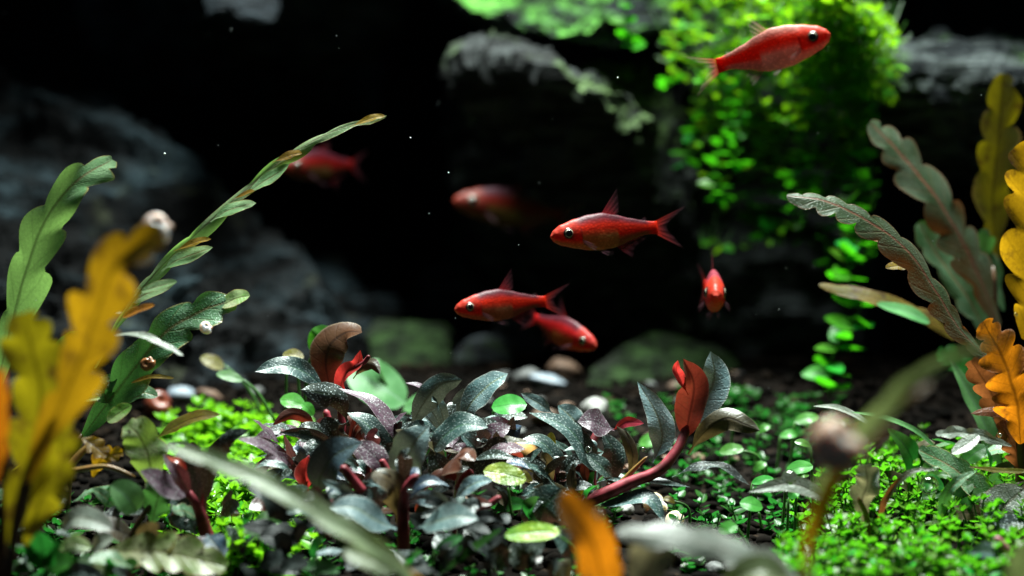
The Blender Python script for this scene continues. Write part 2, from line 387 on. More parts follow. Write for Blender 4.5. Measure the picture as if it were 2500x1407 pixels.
M['soil'] = plainmat('soil', (.002, .0015, .001), (.006, .004, .003), 3, .95, .05, (.025, .016, .01), .6)
M['grain'] = plainmat('soil_grain', (.0012, .001, .0008), (.004, .0028, .002), .9, .95, .04, (.03, .019, .012))
M['pebwhite'] = plainmat('pebble_white', (.18, .17, .16), (.34, .34, .32), 3, .45, .4)
M['pebblue'] = plainmat('pebble_blue_grey', (.1, .13, .16), (.24, .28, .32), 3, .5, .4)
M['pebgrey'] = plainmat('pebble_grey', (.05, .055, .055), (.13, .13, .125), 4, .6, .3, rnd=.5)
M['pebbrown'] = plainmat('pebble_brown', (.07, .04, .025), (.18, .11, .075), 4, .6, .3, rnd=.5)
M['pebochre'] = plainmat('pebble_ochre', (.3, .14, .03), (.45, .25, .08), 4, .6, .3)
M['shellwhite'] = plainmat('shell_cream', (.42, .34, .24), (.52, .45, .34), 2.2, .3, .5, (.36, .13, .04), sss=.35)
M['shellpeach'] = plainmat('shell_peach', (.8, .5, .34), (.85, .62, .52), 1.2, .35, .5, (.88, .74, .72), sss=.12)
M['shellpink'] = plainmat('shell_pink_white', (.6, .42, .36), (.74, .62, .6), 2, .25, .6, sss=.35)
M['shellrust'] = plainmat('shell_rust', (.2, .07, .02), (.35, .15, .06), 3, .25, .6, (.5, .3, .16))
M['shellred'] = plainmat('shell_dark_red', (.09, .014, .008), (.2, .05, .025), 2, .3, .5)
M['snailbody'] = plainmat('snail_body', (.35, .2, .13), (.45, .28, .2), 4, .4, .5)
M['speck'] = plainmat('speck', (.6, .65, .65), (.75, .8, .8), 3, .6, .3)
M['backdrop'] = plainmat('backdrop', (.003, .0035, .004), (.005, .006, .006), .2, .9, .1)


def bubblemat():
    m, t, b, o = nt('bubble')
    b.inputs['Base Color'].default_value = (1, 1, 1, 1); b.inputs['Roughness'].default_value = .02
    b.inputs['Transmission Weight'].default_value = 1; b.inputs['IOR'].default_value = 1.4; b.inputs['Specular IOR Level'].default_value = 1
    b.inputs['Coat Weight'].default_value = 1; b.inputs['Coat IOR'].default_value = 1.8; b.inputs['Coat Roughness'].default_value = .02
    return m


M['bubble'] = bubblemat()


def fishmat():
    m, t, b, o = nt('fish_skin'); L = t.links.new
    at = N_(t, 'ShaderNodeAttribute', attribute_name='pigment')
    tc = N_(t, 'ShaderNodeTexCoord')
    vo = N_(t, 'ShaderNodeTexVoronoi'); vo.inputs['Scale'].default_value = 34
    mp = N_(t, 'ShaderNodeMapping'); mp.inputs['Scale'].default_value = (1, .6, 1.25); L(tc.outputs['Object'], mp.inputs[0]); L(mp.outputs[0], vo.inputs['Vector'])
    n = N_(t, 'ShaderNodeTexNoise'); n.inputs['Scale'].default_value = 9; n.inputs['Detail'].default_value = 6; L(tc.outputs['Object'], n.inputs['Vector'])
    g = ramp(t, n.outputs[0], [(.3, (.82, .82, .82)), (.7, (1.15, 1.15, 1.15))]).outputs[0]
    sc = ramp(t, vo.outputs[0], [(.0, (1.2, 1.2, 1.2)), (.55, (.78, .78, .78))]).outputs[0]
    col = mixc(t, 1, mixc(t, 1, at.outputs[0], g, 'MULTIPLY'), sc, 'MULTIPLY')
    L(col, b.inputs['Base Color']); b.inputs['Roughness'].default_value = .42; b.inputs['Specular IOR Level'].default_value = .15
    b.inputs['Subsurface Weight'].default_value = .0; b.inputs['Subsurface Radius'].default_value = (1, .2, .1); b.inputs['Subsurface Scale'].default_value = .06
    bp = N_(t, 'ShaderNodeBump'); bp.inputs['Strength'].default_value = .25; bp.inputs['Distance'].default_value = .01; L(vo.outputs[0], bp.inputs['Height']); L(bp.outputs[0], b.inputs['Normal'])
    tr = N_(t, 'ShaderNodeBsdfTranslucent'); L(col, tr.inputs[0]); ms = N_(t, 'ShaderNodeMixShader'); ms.inputs[0].default_value = .38
    L(b.outputs[0], ms.inputs[1]); L(tr.outputs[0], ms.inputs[2]); L(ms.outputs[0], o.inputs[0])
    return m


def finmat():
    m, t, b, o = nt('fin_membrane'); L = t.links.new
    at = N_(t, 'ShaderNodeAttribute', attribute_name='pigment')
    uvn = N_(t, 'ShaderNodeUVMap', uv_map='UVMap'); s = N_(t, 'ShaderNodeSeparateXYZ'); L(uvn.outputs[0], s.inputs[0])
    ray = ramp(t, math_(t, 'ABSOLUTE', math_(t, 'SUBTRACT', math_(t, 'FRACT', math_(t, 'MULTIPLY', s.outputs[0], 11)), .5)), [(.1, (1, 1, 1)), (.35, (0, 0, 0))]).outputs[0]
    fade = ramp(t, s.outputs[1], [(.0, (.9, .9, .9)), (.3, (.6, .6, .6)), (.7, (.26, .26, .26)), (1, (.08, .08, .08))]).outputs[0]
    al = math_(t, 'MULTIPLY', fade, math_(t, 'ADD', math_(t, 'MULTIPLY', ray, .45), .55))
    L(at.outputs[0], b.inputs['Base Color']); b.inputs['Roughness'].default_value = .35
    tr = N_(t, 'ShaderNodeBsdfTranslucent'); L(at.outputs[0], tr.inputs[0]); ms = N_(t, 'ShaderNodeMixShader'); ms.inputs[0].default_value = .5
    L(b.outputs[0], ms.inputs[1]); L(tr.outputs[0], ms.inputs[2])
    tp = N_(t, 'ShaderNodeBsdfTransparent'); m2 = N_(t, 'ShaderNodeMixShader'); L(al, m2.inputs[0]); L(tp.outputs[0], m2.inputs[1]); L(ms.outputs[0], m2.inputs[2])
    L(m2.outputs[0], o.inputs[0]); return m


M['fish'] = fishmat(); M['fin'] = finmat()
M['eyewhite'] = plainmat('eye_iris', (.16, .13, .09), (.3, .27, .2), 8, .15, .8)
M['pupil'] = plainmat('eye_pupil', (.003, .003, .004), (.005, .005, .006), 4, .06, .8)
M['eyering'] = plainmat('eye_socket', (.02, .004, .004), (.05, .01, .01), 6, .3, .6)

# ------------------------------------------------------------------ setting: substrate and tank back
nx, ny = 110, 110
v, f = [], []
for j in range(ny):
    d = 9 + (92 - 9) * (j / (ny - 1)) ** 1.5
    for i in range(nx):
        x = -34 + 68 * i / (nx - 1)
        v.append((x, d, ground(x, d)))
for j in range(ny - 1):
    for i in range(nx - 1):
        f.append((j * nx + i, j * nx + i + 1, (j + 1) * nx + i + 1, (j + 1) * nx + i))
o = mesh('ground', v, f, M['soil']); o['kind'] = 'structure'; o['label'] = 'dark brown aquarium soil sloping up to the rocks'
o = mesh('backdrop', [(-45, 74, -6), (45, 74, -6), (45, 74, 34), (-45, 74, 34), (-45, 74.5, -6), (45, 74.5, -6), (45, 74.5, 34), (-45, 74.5, 34)],
         [(0, 1, 2, 3), (7, 6, 5, 4), (0, 4, 5, 1), (1, 5, 6, 2), (2, 6, 7, 3), (3, 7, 4, 0)], M['backdrop'], smooth=False)
o['kind'] = 'structure'; o['label'] = 'black back pane of the aquarium'


def rock(name, pts, mat, label, amp=.5, edge=.55, seed=0, cat='rock', small=.06, group=None, strata=.25):
    """convex boulder from corner points, broken up by layered relief"""
    bm = bmesh.new()
    ps = [P(*p) for p in pts]; c = sum(ps, Vector()) / len(ps)
    for p in ps: bm.verts.new(p - c)
    bmesh.ops.convex_hull(bm, input=bm.verts)
    bmesh.ops.delete(bm, geom=[x for x in bm.verts if not x.link_faces], context='VERTS')
    bmesh.ops.triangulate(bm, faces=bm.faces)
    for it in range(9):
        es = [e for e in bm.edges if e.calc_length() > edge]
        if not es or len(bm.verts) > 26000: break
        bmesh.ops.subdivide_edges(bm, edges=es, cuts=1)
        bmesh.ops.triangulate(bm, faces=[q for q in bm.faces if len(q.verts) > 3])
    for it in range(3): bmesh.ops.smooth_vert(bm, verts=bm.verts, factor=.5, use_axis_x=True, use_axis_y=True, use_axis_z=True)
    bm.normal_update()
    sv = Vector((seed * 7.3, seed * 3.1, seed * 1.7))
    ax = Vector((.35, .2, .9)).normalized()
    new = []
    for x in bm.verts:
        p = x.co; q = p * .22 + sv
        h = amp * noise.fractal(q, 1., 2.1, 5) + small * noise.fractal(p * 1.9 + sv, .8, 2.1, 4)
        lay = p.dot(ax) * 1.1 + 1.2 * noise.noise(p * .3 + sv)
        h += strata * (abs((lay % 1) - .5) - .25) * (1 + noise.noise(p * .5 + sv))
        h -= amp * .5 * max(0, noise.noise(p * .55 + sv * 2)) ** 2
        new.append(p + x.normal * h)
    for x, p in zip(bm.verts, new): x.co = p
    me = bpy.data.meshes.new(name); bm.to_mesh(me); bm.free(); me.materials.append(mat)
    o = bpy.data.objects.new(name, me); C.objects.link(o); o.location = c
    tag(o, label, cat, group); return o


rock('slate_rock', [(-350, 60, 46), (40, 140, 45), (150, 290, 44), (360, 380, 43.5), (560, 500, 43), (720, 640, 43), (920, 800, 43.5), (-350, 1150, 35), (300, 1090, 36), (760, 1000, 38.5), (930, 900, 41),
                    (-350, 60, 58), (900, 800, 56), (300, 400, 58), (-350, 1100, 56)], M['slate'], 'big dark blue-grey slate slab sloping down diagonally behind the lobed plants', amp=1.1, edge=.36, seed=1, strata=.9, small=.2)
rock('overhanging_rock', [(200, -900, 46), (260, -230, 47), (420, -170, 46), (800, -150, 45), (1020, -260, 44), (1000, -900, 44), (480, 60, 50), (690, 70, 50), (720, 240, 54), (880, 260, 54), (960, -80, 50), (200, -900, 68), (900, 300, 66), (980, -600, 68), (260, 160, 66), (200, 0, 64)],
     M['dimstone'], 'dim grey boulder jutting out high over the dark cave', amp=.9, edge=.6, seed=2)
rock('hanging_stone', [(480, -40, 41), (500, 40, 40.2), (600, 72, 40), (668, 60, 40.2), (690, -20, 41), (560, 10, 39.8), (480, -90, 50), (700, -90, 50), (600, 50, 49)], M['slate_patch'],
     'blue-grey stone lip catching light under the jutting boulder', amp=.12, edge=.16, seed=31, strata=.08)
rock('algae_rock', [(1060, -60, 42), (1130, 15, 41), (1230, 85, 41), (1400, 100, 40), (1520, 95, 40), (1640, 60, 40.5), (1650, -200, 47), (1000, -260, 49), (1300, -240, 49), (1100, 40, 48), (1620, 90, 48)], M['slate_algae'],
     'flat rock ledge coated in bright green algae beside the creeping plant', amp=.5, edge=.25, seed=3, strata=.3, small=.25)
rock('cave_rock', [(1130, 150, 40), (1260, 145, 39.2), (1420, 195, 38.8), (1520, 250, 38.6), (1600, 330, 38.8), (1660, 600, 43.5), (1640, 880, 45), (1150, 700, 54), (1120, 200, 55), (1700, 250, 55), (1700, 900, 56), (1120, 850, 56), (1300, 420, 43)], M['slate_edge'],
     'dark boulder with a pale green-grey upper edge forming the cave wall', amp=.9, edge=.3, seed=4, strata=.15, small=.3)
rock('cliff_rock', [(1680, 40, 43), (1900, 20, 42), (2090, 60, 42), (2140, 260, 42), (2160, 520, 43), (2120, 900, 43.5), (1700, 900, 45.5), (1650, 300, 45), (1700, 0, 54), (2150, 0, 54), (2150, 950, 54), (1650, 950, 54)], M['slate_dark'],
     'dark upright rock behind the trailing green creeper', amp=.45, edge=.5, seed=5)
rock('ridge_rock', [(2110, 150, 40), (2210, 125, 40.5), (2350, 140, 40), (2600, 200, 38.5), (2700, 160, 40), (2080, 260, 40.5), (2130, 400, 42), (2300, 420, 42), (2600, 440, 41.5), (2700, 430, 50), (2100, 180, 50), (2450, 105, 45), (2700, 120, 49)], M['slate_pale'],
     'grey slate ridge with a pale lit upper edge beyond the orange leaf', amp=.4, edge=.25, seed=6, strata=.35, small=.22)
rock('mossy_stone', [(880, 810, 42), (960, 780, 42), (1060, 785, 42), (1110, 830, 41.5), (1120, 985, 40.5), (960, 995, 40), (840, 985, 41), (900, 800, 46), (1100, 800, 46), (1080, 920, 45)], M['mossy'], 'low stone with green-grey moss at the mouth of the cave', amp=.2, edge=.25, seed=7, strata=.12)
rock('mossy_stone', [(1440, 900, 39), (1540, 840, 40), (1640, 815, 41), (1760, 850, 40.5), (1850, 940, 40), (1840, 1030, 38.5), (1500, 1050, 37.5), (1400, 980, 38), (1520, 850, 45), (1800, 880, 45)], M['mossy'], 'wide dark green mossy stone behind the red-stemmed plant', amp=.25, edge=.25, seed=8, strata=.15)
for k, (x, y, d, rx, ry, lab) in enumerate([(1265, 800, 46, 70, 34, 'small grey stone below the three swimming fish inside the cave'), (1180, 850, 43, 60, 30, 'brownish stone on the cave floor beside the mossy stone'),
                                            (1345, 770, 48, 60, 40, 'dim stone deepest in the cave behind the diving fish'), (1520, 860, 42, 45, 28, 'blue-grey stone resting on the wide mossy stone'),
                                            (700, 880, 41, 110, 45, 'dark stone at the foot of the slate slab'), (800, 800, 44, 90, 50, 'dark blue stone between slate slab and mossy stone'), (1120, 700, 52, 110, 60, 'large dim stone at the back of the cave'),
                                            (1800, 960, 39, 40, 60, 'blue-grey leaning stone at the end of the wide mossy stone')]):
    rr = random.Random(k + 40)
    pts = [(x + rx * math.cos(a) * rr.uniform(.75, 1.1), y + ry * math.sin(a) * rr.uniform(.75, 1.1), d + rr.uniform(-.3, .3)) for a in [i * math.pi / 4 for i in range(8)]]
    pts += [(x + rx * .6 * math.cos(a), y + ry * .55 * math.sin(a) - ry * .1, d - rx / F * d * .7) for a in [i * math.pi / 2 + .4 for i in range(4)]]
    pts += [(x + rx * .6 * math.cos(a), y + ry * .5 * math.sin(a), d + rx / F * d * .8) for a in [i * math.pi / 2 for i in range(4)]]
    yg = 703.5 - (gz(d) - .2) * F / d
    pts += [(x + sx * rx * 1.1, yg, d + sd) for sx in (-1, 1) for sd in (-.5, .6)]
    rock('cave_stone', pts, M['dimstone'], lab, amp=.12, edge=.14, seed=20 + k, strata=.06, cat='stone', small=.04)

# ------------------------------------------------------------------ substrate grains and pebbles
def ico(sub, seed, flat=.7):
    bm = bmesh.new(); bmesh.ops.create_icosphere(bm, subdivisions=sub, radius=1)
    sv = Vector((seed * 3.7, seed, seed * 2.2))
    for x in bm.verts:
        p = x.co.copy(); x.co = p * (1 + .28 * noise.noise(p * 1.1 + sv) + .1 * noise.noise(p * 3 + sv)); x.co.z *= flat
    vs = [x.co.copy() for x in bm.verts]; fs = [tuple(q.index for q in a.verts) for a in bm.faces]; bm.free(); return vs, fs


gv = [ico(1, s) for s in range(5)]
v, f = [], []
rg = random.Random(3)
for k in range(13000):
    d = 20 + 27 * rg.random() ** .8; x = rg.uniform(-.34, .34) * d; z = ground(x, d)
    s = rg.uniform(.04, .12) * rg.choice([1, 1, 1.5]); vs, fs = gv[k % 5]; a = rg.uniform(0, 6.28); ca, sa = math.cos(a), math.sin(a); b0 = len(v)
    for p in vs: v.append((x + s * (p.x * ca - p.y * sa), d + s * (p.x * sa + p.y * ca), z + s * (p.z + .25)))
    f += [tuple(i + b0 for i in q) for q in fs]
o = mesh('soil_granules', v, f, M['grain']); tag(o, 'dark brown soil granules covering the aquarium bottom', 'gravel', kind='stuff')

pm = []
for s in range(6):
    vs, fs = ico(3, s + 11, .72); me = bpy.data.meshes.new('pebble'); me.from_pydata(vs, [], fs); me.polygons.foreach_set('use_smooth', [True] * len(fs)); pm.append((vs, fs))


def pebble(x, y, d, r, mat, label, group=None, flat=1., i=None, rot=None):
    i = random.randrange(6) if i is None else i
    me = bpy.data.meshes.new('pebble'); me.from_pydata(pm[i][0], [], pm[i][1]); me.polygons.foreach_set('use_smooth', [True] * len(pm[i][1])); me.materials.append(M[mat])
    d = snap(x, y + r * .55 * flat)
    o = bpy.data.objects.new('pebble', me); C.objects.link(o); o.location = P(x, y, d); s = r * d / F
    o.scale = (s, s * .9, s * flat); o.rotation_euler = rot or (R(-.3, .3), R(-.3, .3), R(0, 6)); tag(o, label, 'pebble', group); return o


pebble(1452, 997, 33.5, 33, 'pebwhite', 'round white pebble behind the silver-leaved plant')
pebble(1338, 935, 36.5, 52, 'pebblue', 'pale blue-grey wedge-shaped pebble in front of the cave', flat=.55)
pebble(1290, 925, 37, 36, 'pebgrey', 'grey pebble touching the pale blue-grey wedge-shaped pebble')
pebble(1375, 905, 38.5, 40, 'pebbrown', 'brown pebble behind the pale blue-grey wedge-shaped pebble')
pebble(445, 965, 35, 36, 'pebblue', 'pale bluish pebble beside the dark red snail shell', flat=.8)
pebble(510, 968, 35.5, 34, 'pebbrown', 'pinkish brown pebble next to the pale bluish pebble', flat=.7)
pebble(1650, 945, 37, 20, 'pebbrown', 'small pinkish pebble between silver pointed leaf and red leaf')
pebble(1705, 1120, 33.5, 18, 'pebbrown', 'shiny small brown pebble beside the red stem')
pebble(1275, 1105, 32.5, 36, 'pebochre', 'ochre pebble under the dotted silver leaves')
pebble(1330, 1020, 34, 34, 'pebbrown', 'brown pebble behind the dotted silver leaves')
pebble(1735, 1310, 28, 28, 'pebwhite', 'white pebble with a green sprout bent over it')
pebble(1675, 1385, 26.5, 15, 'pebwhite', 'small white pebble on dark soil under the grey lobed leaf')
pebble(1745, 1390, 26.5, 25, 'pebgrey', 'grey-white pebble on dark soil under the grey lobed leaf')
pebble(1530, 1245, 29.5, 20, 'pebwhite', 'cream pebble beside the rust-spotted snail shell')
rp = random.Random(5)
for k in range(48):
    x = rp.choice([rp.uniform(420, 680), rp.uniform(1120, 1560), rp.uniform(1180, 1480), rp.uniform(1560, 1800)]); d = rp.uniform(31.5, 40)
    mt_ = rp.choice(['pebbrown', 'pebgrey', 'pebbrown', 'pebgrey', 'pebochre' if k % 4 == 0 else 'pebgrey'])
    w = P(x, 700, d).x; z = ground(w, d); y = 703.5 - z * F / d - 6
    pebble(x, y, d, rp.uniform(8, 20), mt_, 'small %s pebble scattered on the soil before the cave' % {'pebbrown': 'brown', 'pebgrey': 'grey', 'pebochre': 'ochre yellow'}[mt_], 'pebbles scattered before the cave', flat=rp.uniform(.6, .9), i=k % 6)

# ------------------------------------------------------------------ fish
TOP = [(0, .006), (.03, .055), (.1, .1), (.234, .144), (.36, .172), (.49, .18), (.62, .15), (.75, .108), (.88, .075), (.96, .06), (1, .06)]
BOT = [(0, .012), (.03, .058), (.1, .097), (.234, .135), (.36, .162), (.46, .168), (.58, .158), (.66, .135), (.74, .1), (.88, .058), (.96, .058), (1, .062)]
WID = [(0, .014), (.04, .045), (.12, .066), (.25, .08), (.4, .075), (.6, .046), (.8, .028), (.92, .018), (1, .012)]


def interp(tab, t):
    for (a, x), (b, y) in zip(tab, tab[1:]):
        if t <= b:
            s = (t - a) / (b - a); s = s * s * (3 - 2 * s) * .5 + s * .5; return x + (y - x) * s
    return tab[-1][1]


def mixv(a, b, s):
    s = max(0, min(1, s)); return tuple(x + (y - x) * s for x, y in zip(a, b))


def make_fish(nose, tail, label, bend=0., back=(.1, .018, .028), red=(.62, .022, .006), belly=(.34, .22, .07), roll=0, dors=1., deep=1., fin=(.4, .015, .02), finb=(.14, .06, .08)):
    A, B = P(*nose), P(*tail); fw = (A - B); Ln = fw.length; fw.normalize()
    xax = -fw; up = Vector((0, 0, 1)); zax = (up - xax * up.dot(xax)).normalized(); yax = zax.cross(xax)
    Mx = Matrix((xax, yax, zax)).transposed().to_4x4() @ Matrix.Rotation(roll, 4, 'X')
    root = bpy.data.objects.new('tetra_fish', None); C.objects.link(root); root.empty_display_size = .1
    root.matrix_world = Matrix.Translation(A) @ Mx @ Matrix.Scale(Ln, 4)
    tag(root, label, 'fish', 'red tetras swimming in front of the cave')

    def bd(x, y, z):
        return (x, y + bend * max(0, x - .35) ** 2, z)

    def part(name, vv, ff, mat, cols=None, uv=None, par=None):
        m = bpy.data.meshes.new(name); m.from_pydata(vv, [], ff); m.polygons.foreach_set('use_smooth', [True] * len(ff)); m.materials.append(mat)
        if cols:
            a = m.color_attributes.new('pigment', 'FLOAT_COLOR', 'POINT')
            for i, c in enumerate(cols): a.data[i].color = (*c, 1)
        if uv:
            l = m.uv_layers.new(name='UVMap')
            for p in m.polygons:
                for li in p.loop_indices: l.data[li].uv = uv[m.loops[li].vertex_index]
        o = bpy.data.objects.new(name, m); C.objects.link(o); o.parent = par or root; return o
    nr, k = 56, 28
    vv, ff, cc = [], [], []
    for i in range(nr):
        t = (i / (nr - 1)) ** 1.25
        tp, bt, wd_ = interp(TOP, t) * .95 * deep, interp(BOT, t) * .93 * deep, interp(WID, t)
        for j in range(k):
            a = 2 * math.pi * j / k; sz = math.sin(a); cy = math.cos(a)
            z = tp * sz if sz > 0 else bt * sz
            y = wd_ * math.copysign(abs(cy) ** .85, cy) * (1 - .25 * max(0, sz) ** 2)
            if t < .05 and abs(sz + .1) < .16: y *= .9
            vv.append(bd(t, y, z))
            h = z / (tp if sz > 0 else bt)          # -1 belly .. 1 back
            c = back
            c = mixv(c, red, 1 - (h - .42) / .3)
            lim = .08 if t < .62 else -.2
            if t > .27: c = mixv(c, belly if t < .62 else mixv(belly, back, .55), (lim - h) / .3)
            if t < .27:
                hc = mixv(red, (.38, .1, .07), .25); c = mixv(c, hc, 1 - (t - .2) / .07); c = mixv(c, belly, (-.45 - h) / .3)
            if t > .9: c = mixv(c, red, (t - .9) / .06)
            if abs(t - .262) < .012 and -.6 < h < .35: c = mixv(c, (.16, .02, .02), .6)
            if t < .03: c = mixv(c, (.5, .08, .05), .5)
            cc.append(c)
    for i in range(nr - 1):
        for j in range(k): ff.append((i * k + j, (i + 1) * k + j, (i + 1) * k + (j + 1) % k, i * k + (j + 1) % k))
    ff.append(tuple(range(k))); ff.append(tuple((nr - 1) * k + j for j in range(k))[::-1])
    part('body', vv, ff, M['fish'], cc)

    def fin_(name, base, tips, c0, c1, ns=13, nr_=7, ycv=0., yoff=0., spread=0.):
        """base: polyline of root points, tips: polyline of ray ends (x, z)"""
        vv, ff, cc, uv = [], [], [], []
        bp = spline([Vector((q[0], yoff, q[1])) for q in base], ns); tp_ = spline([Vector((q[0], yoff + spread, q[1])) for q in tips], ns)
        for i in range(ns):
            for j in range(nr_):
                s = j / (nr_ - 1); q = bp[i].lerp(tp_[i], s)
                vv.append(bd(q.x, q.y + ycv * s * s + .006 * s * math.sin(i * 1.9), q.z)); cc.append(mixv(c0, c1, s ** .8)); uv.append((i / (ns - 1), s))
        for i in range(ns - 1):
            for j in range(nr_ - 1): ff.append((i * nr_ + j, (i + 1) * nr_ + j, (i + 1) * nr_ + j + 1, i * nr_ + j + 1))
        return part(name, vv, ff, M['fin'], cc, uv)
    fin_('dorsal_fin', [(.49, .165), (.55, .15), (.61, .135)], [(.655, .15 + .225 * dors), (.66, .15 + .11 * dors), (.655, .15 + .02 * dors)], fin, finb)
    fin_('tail_fin', [(.985, .058), (.995, 0), (.985, -.06)], [(1.28, .17), (1.19, .1), (1.09, .005), (1.17, -.12), (1.235, -.21)], red, finb, ns=19, nr_=8)
    fin_('anal_fin', [(.61, -.145), (.72, -.1), (.86, -.055)], [(.75, -.255), (.78, -.16), (.9, -.085)], fin, finb)
    fin_('adipose_fin', [(.85, .078), (.87, .072), (.885, .068)], [(.9, .105), (.905, .095), (.905, .08)], finb, finb, ns=5, nr_=3)
    for s in (-1, 1):
        fin_('pelvic_fin', [(.44, -.16), (.46, -.162), (.48, -.16)], [(.54, -.215), (.555, -.2), (.56, -.175)], finb, finb, ns=7, nr_=5, yoff=s * .02, spread=s * .03)
        fin_('pectoral_fin', [(.27, -.05), (.272, -.07), (.275, -.09)], [(.36, -.1), (.38, -.13), (.36, -.155)], finb, finb, ns=7, nr_=5, yoff=s * .075, spread=s * .045)
        ex, ez, ey = .15, .014, s * .058
        def disc(name, r, th, off, mat, par=None):
            vv, ff = [], []; nn = 20; rings = 6
            for q in range(rings + 1):
                a = q / rings * math.pi / 2
                for j in range(nn):
                    b = 2 * math.pi * j / nn; vv.append((ex + r * math.cos(a) * math.cos(b), ey + s * (off + th * math.sin(a)), ez + r * math.cos(a) * math.sin(b)))
            for q in range(rings):
                for j in range(nn): ff.append((q * nn + j, q * nn + (j + 1) % nn, (q + 1) * nn + (j + 1) % nn, (q + 1) * nn + j))
            return part(name, vv, ff, mat, par=par)
        e = disc('eye', .05, .018, 0, M['eyering'])
        disc('iris', .039, .014, .0085, M['eyewhite'], par=e); disc('pupil', .031, .009, .0185, M['pupil'], par=e)
    return root


make_fish((1344, 578, 30.4), (1602, 556, 31), 'sharp red fish with raised dorsal fin swimming alone in the middle of the dark cave', bend=-.05)
make_fish((1110, 756, 31.2), (1330, 736, 31.8), 'red fish with olive belly swimming just above the diving fish', bend=-.06, belly=(.3, .15, .07))
make_fish((1107, 490, 39.4), (1372, 526, 40.4), 'blurred dim red fish close behind the sharp fish', dors=.45, back=(.09, .035, .05), red=(.15, .01, .006), belly=(.14, .08, .02))  # pigment darkened to paint cave shade onto this fish
make_fish((690, 408, 38.6), (868, 404, 40.2), 'dark red fish partly hidden behind the long arching lobed leaf', dors=.5, bend=.1, red=(.17, .005, .004), back=(.06, .01, .018), belly=(.12, .06, .02))  # shade painted into the red, back and belly colours
make_fish((1456, 846, 33.2), (1295, 778, 34.4), 'red fish diving head down towards the pebbles', bend=-.15, red=(.5, .012, .012), belly=(.36, .12, .03))
make_fish((1748, 724, 31.1), (1737, 700, 33.4), 'red fish seen head on beside the hanging creeper', bend=.12, dors=.9, belly=(.4, .14, .04), back=(.25, .04, .06))
make_fish((2028, 84, 28.2), (1752, 162, 28.6), 'bright red fish with silvery pink belly in front of the creeping plant', bend=.05, back=(.5, .2, .16), belly=(.7, .48, .4), red=(.85, .04, .01), dors=1.0, deep=1.14, fin=(.6, .12, .1), finb=(.5, .35, .35))

# ------------------------------------------------------------------ dotted dark plants (centre)
def L(p, x, mat, w, *pts, d=30, **k):
    """leaf by photograph points: x unused tag; each point (x, y) or (x, y, distance)"""
    return leaf(p, [(q[0], q[1], q[2] if len(q) > 2 else d) for q in pts], w, M[mat], **k)


A = thing('broad_leaf_plant', 'dark plant with one upright brown-red leaf and a forked young red leaf', 'plant', (842, 1175, 30.8), 'dark dotted-leaf plants')
tube('stem', A, [(850, 1190, 30.8), (842, 1110, 30.6), (836, 1050, 30.5), (832, 985, 30.5)], 15, 9, M['redstem'])
tube('stem', A, [(835, 1120, 30.8), (805, 1040, 30.9), (795, 1000, 30.9)], 13, 8, M['redstem'])
leaf(A, [(815, 985, 30.5), (796, 900, 30.5), (805, 845, 30.5), (846, 812, 30.5), (884, 812, 30.3)], 92, M['brown'], fold=-.05, ruf=.04)
leaf(A, [(800, 955, 30.4), (748, 912, 30.2), (690, 893, 30), (622, 908, 29.8)], 56, M['silver'], roll=-8, fold=.15, ruf=.08)
leaf(A, [(836, 1005, 30.4), (832, 945, 30.3), (846, 912, 30.2), (872, 892, 30.2), (880, 855, 30.2)], 40, M['newred'], fold=.6, ruf=.03)
tube('leaf_tip', A, [(868, 898, 30.2), (890, 884, 30.15), (902, 868, 30.1)], 7, 5, M['redstem'])
leaf(A, [(862, 925, 30.5), (885, 895, 30.4), (910, 888, 30.3), (928, 914, 30.2)], 30, M['olive'], roll=20, fold=-.4)
leaf(A, [(852, 1040, 30), (825, 975, 29.8), (785, 960, 29.7), (735, 952, 29.6)], 62, M['dark'], roll=-25, fold=-.25)
leaf(A, [(968, 1090, 29.6), (952, 1035, 29.6), (900, 978, 29.6), (826, 948, 29.6)], 50, M['mauve'], roll=25, fold=.1, ruf=.07)
leaf(A, [(955, 1150, 29.8), (935, 1090, 29.8), (895, 1035, 29.7), (848, 1008, 29.7)], 62, M['silver'], roll=15, fold=.12)
leaf(A, [(775, 1050, 30.6), (745, 1020, 30.5), (705, 1012, 30.4), (664, 1040, 30.3)], 30, M['brown'], roll=-40, fold=-.3)
leaf(A, [(835, 1115, 30), (790, 1075, 29.9), (740, 1058, 29.9), (684, 1056, 29.8)], 30, M['silver'], roll=-35)
leaf(A, [(822, 1085, 30.3), (806, 1055, 30.2), (795, 1018, 30.2)], 58, M['dark'], shape='oval')
leaf(A, [(742, 1180, 29.6), (700, 1130, 29.5), (650, 1088, 29.4), (585, 1072, 29.3)], 36, M['mauve'], roll=-15, ruf=.08)
leaf(A, [(770, 1140, 30), (755, 1105, 30), (735, 1070, 30.1)], 74, M['dark'], shape='oval', fold=.05)
leaf(A, [(760, 1180, 29.4), (720, 1130, 29.4), (692, 1060, 29.5)], 32, M['brown'], roll=40)
leaf(A, [(752, 1200, 29), (744, 1160, 29), (752, 1115, 29)], 44, M['newred'], fold=.9)
leaf(A, [(880, 1150, 30.4), (870, 1090, 30.4), (862, 1020, 30.4)], 36, M['brown'], fold=.3)

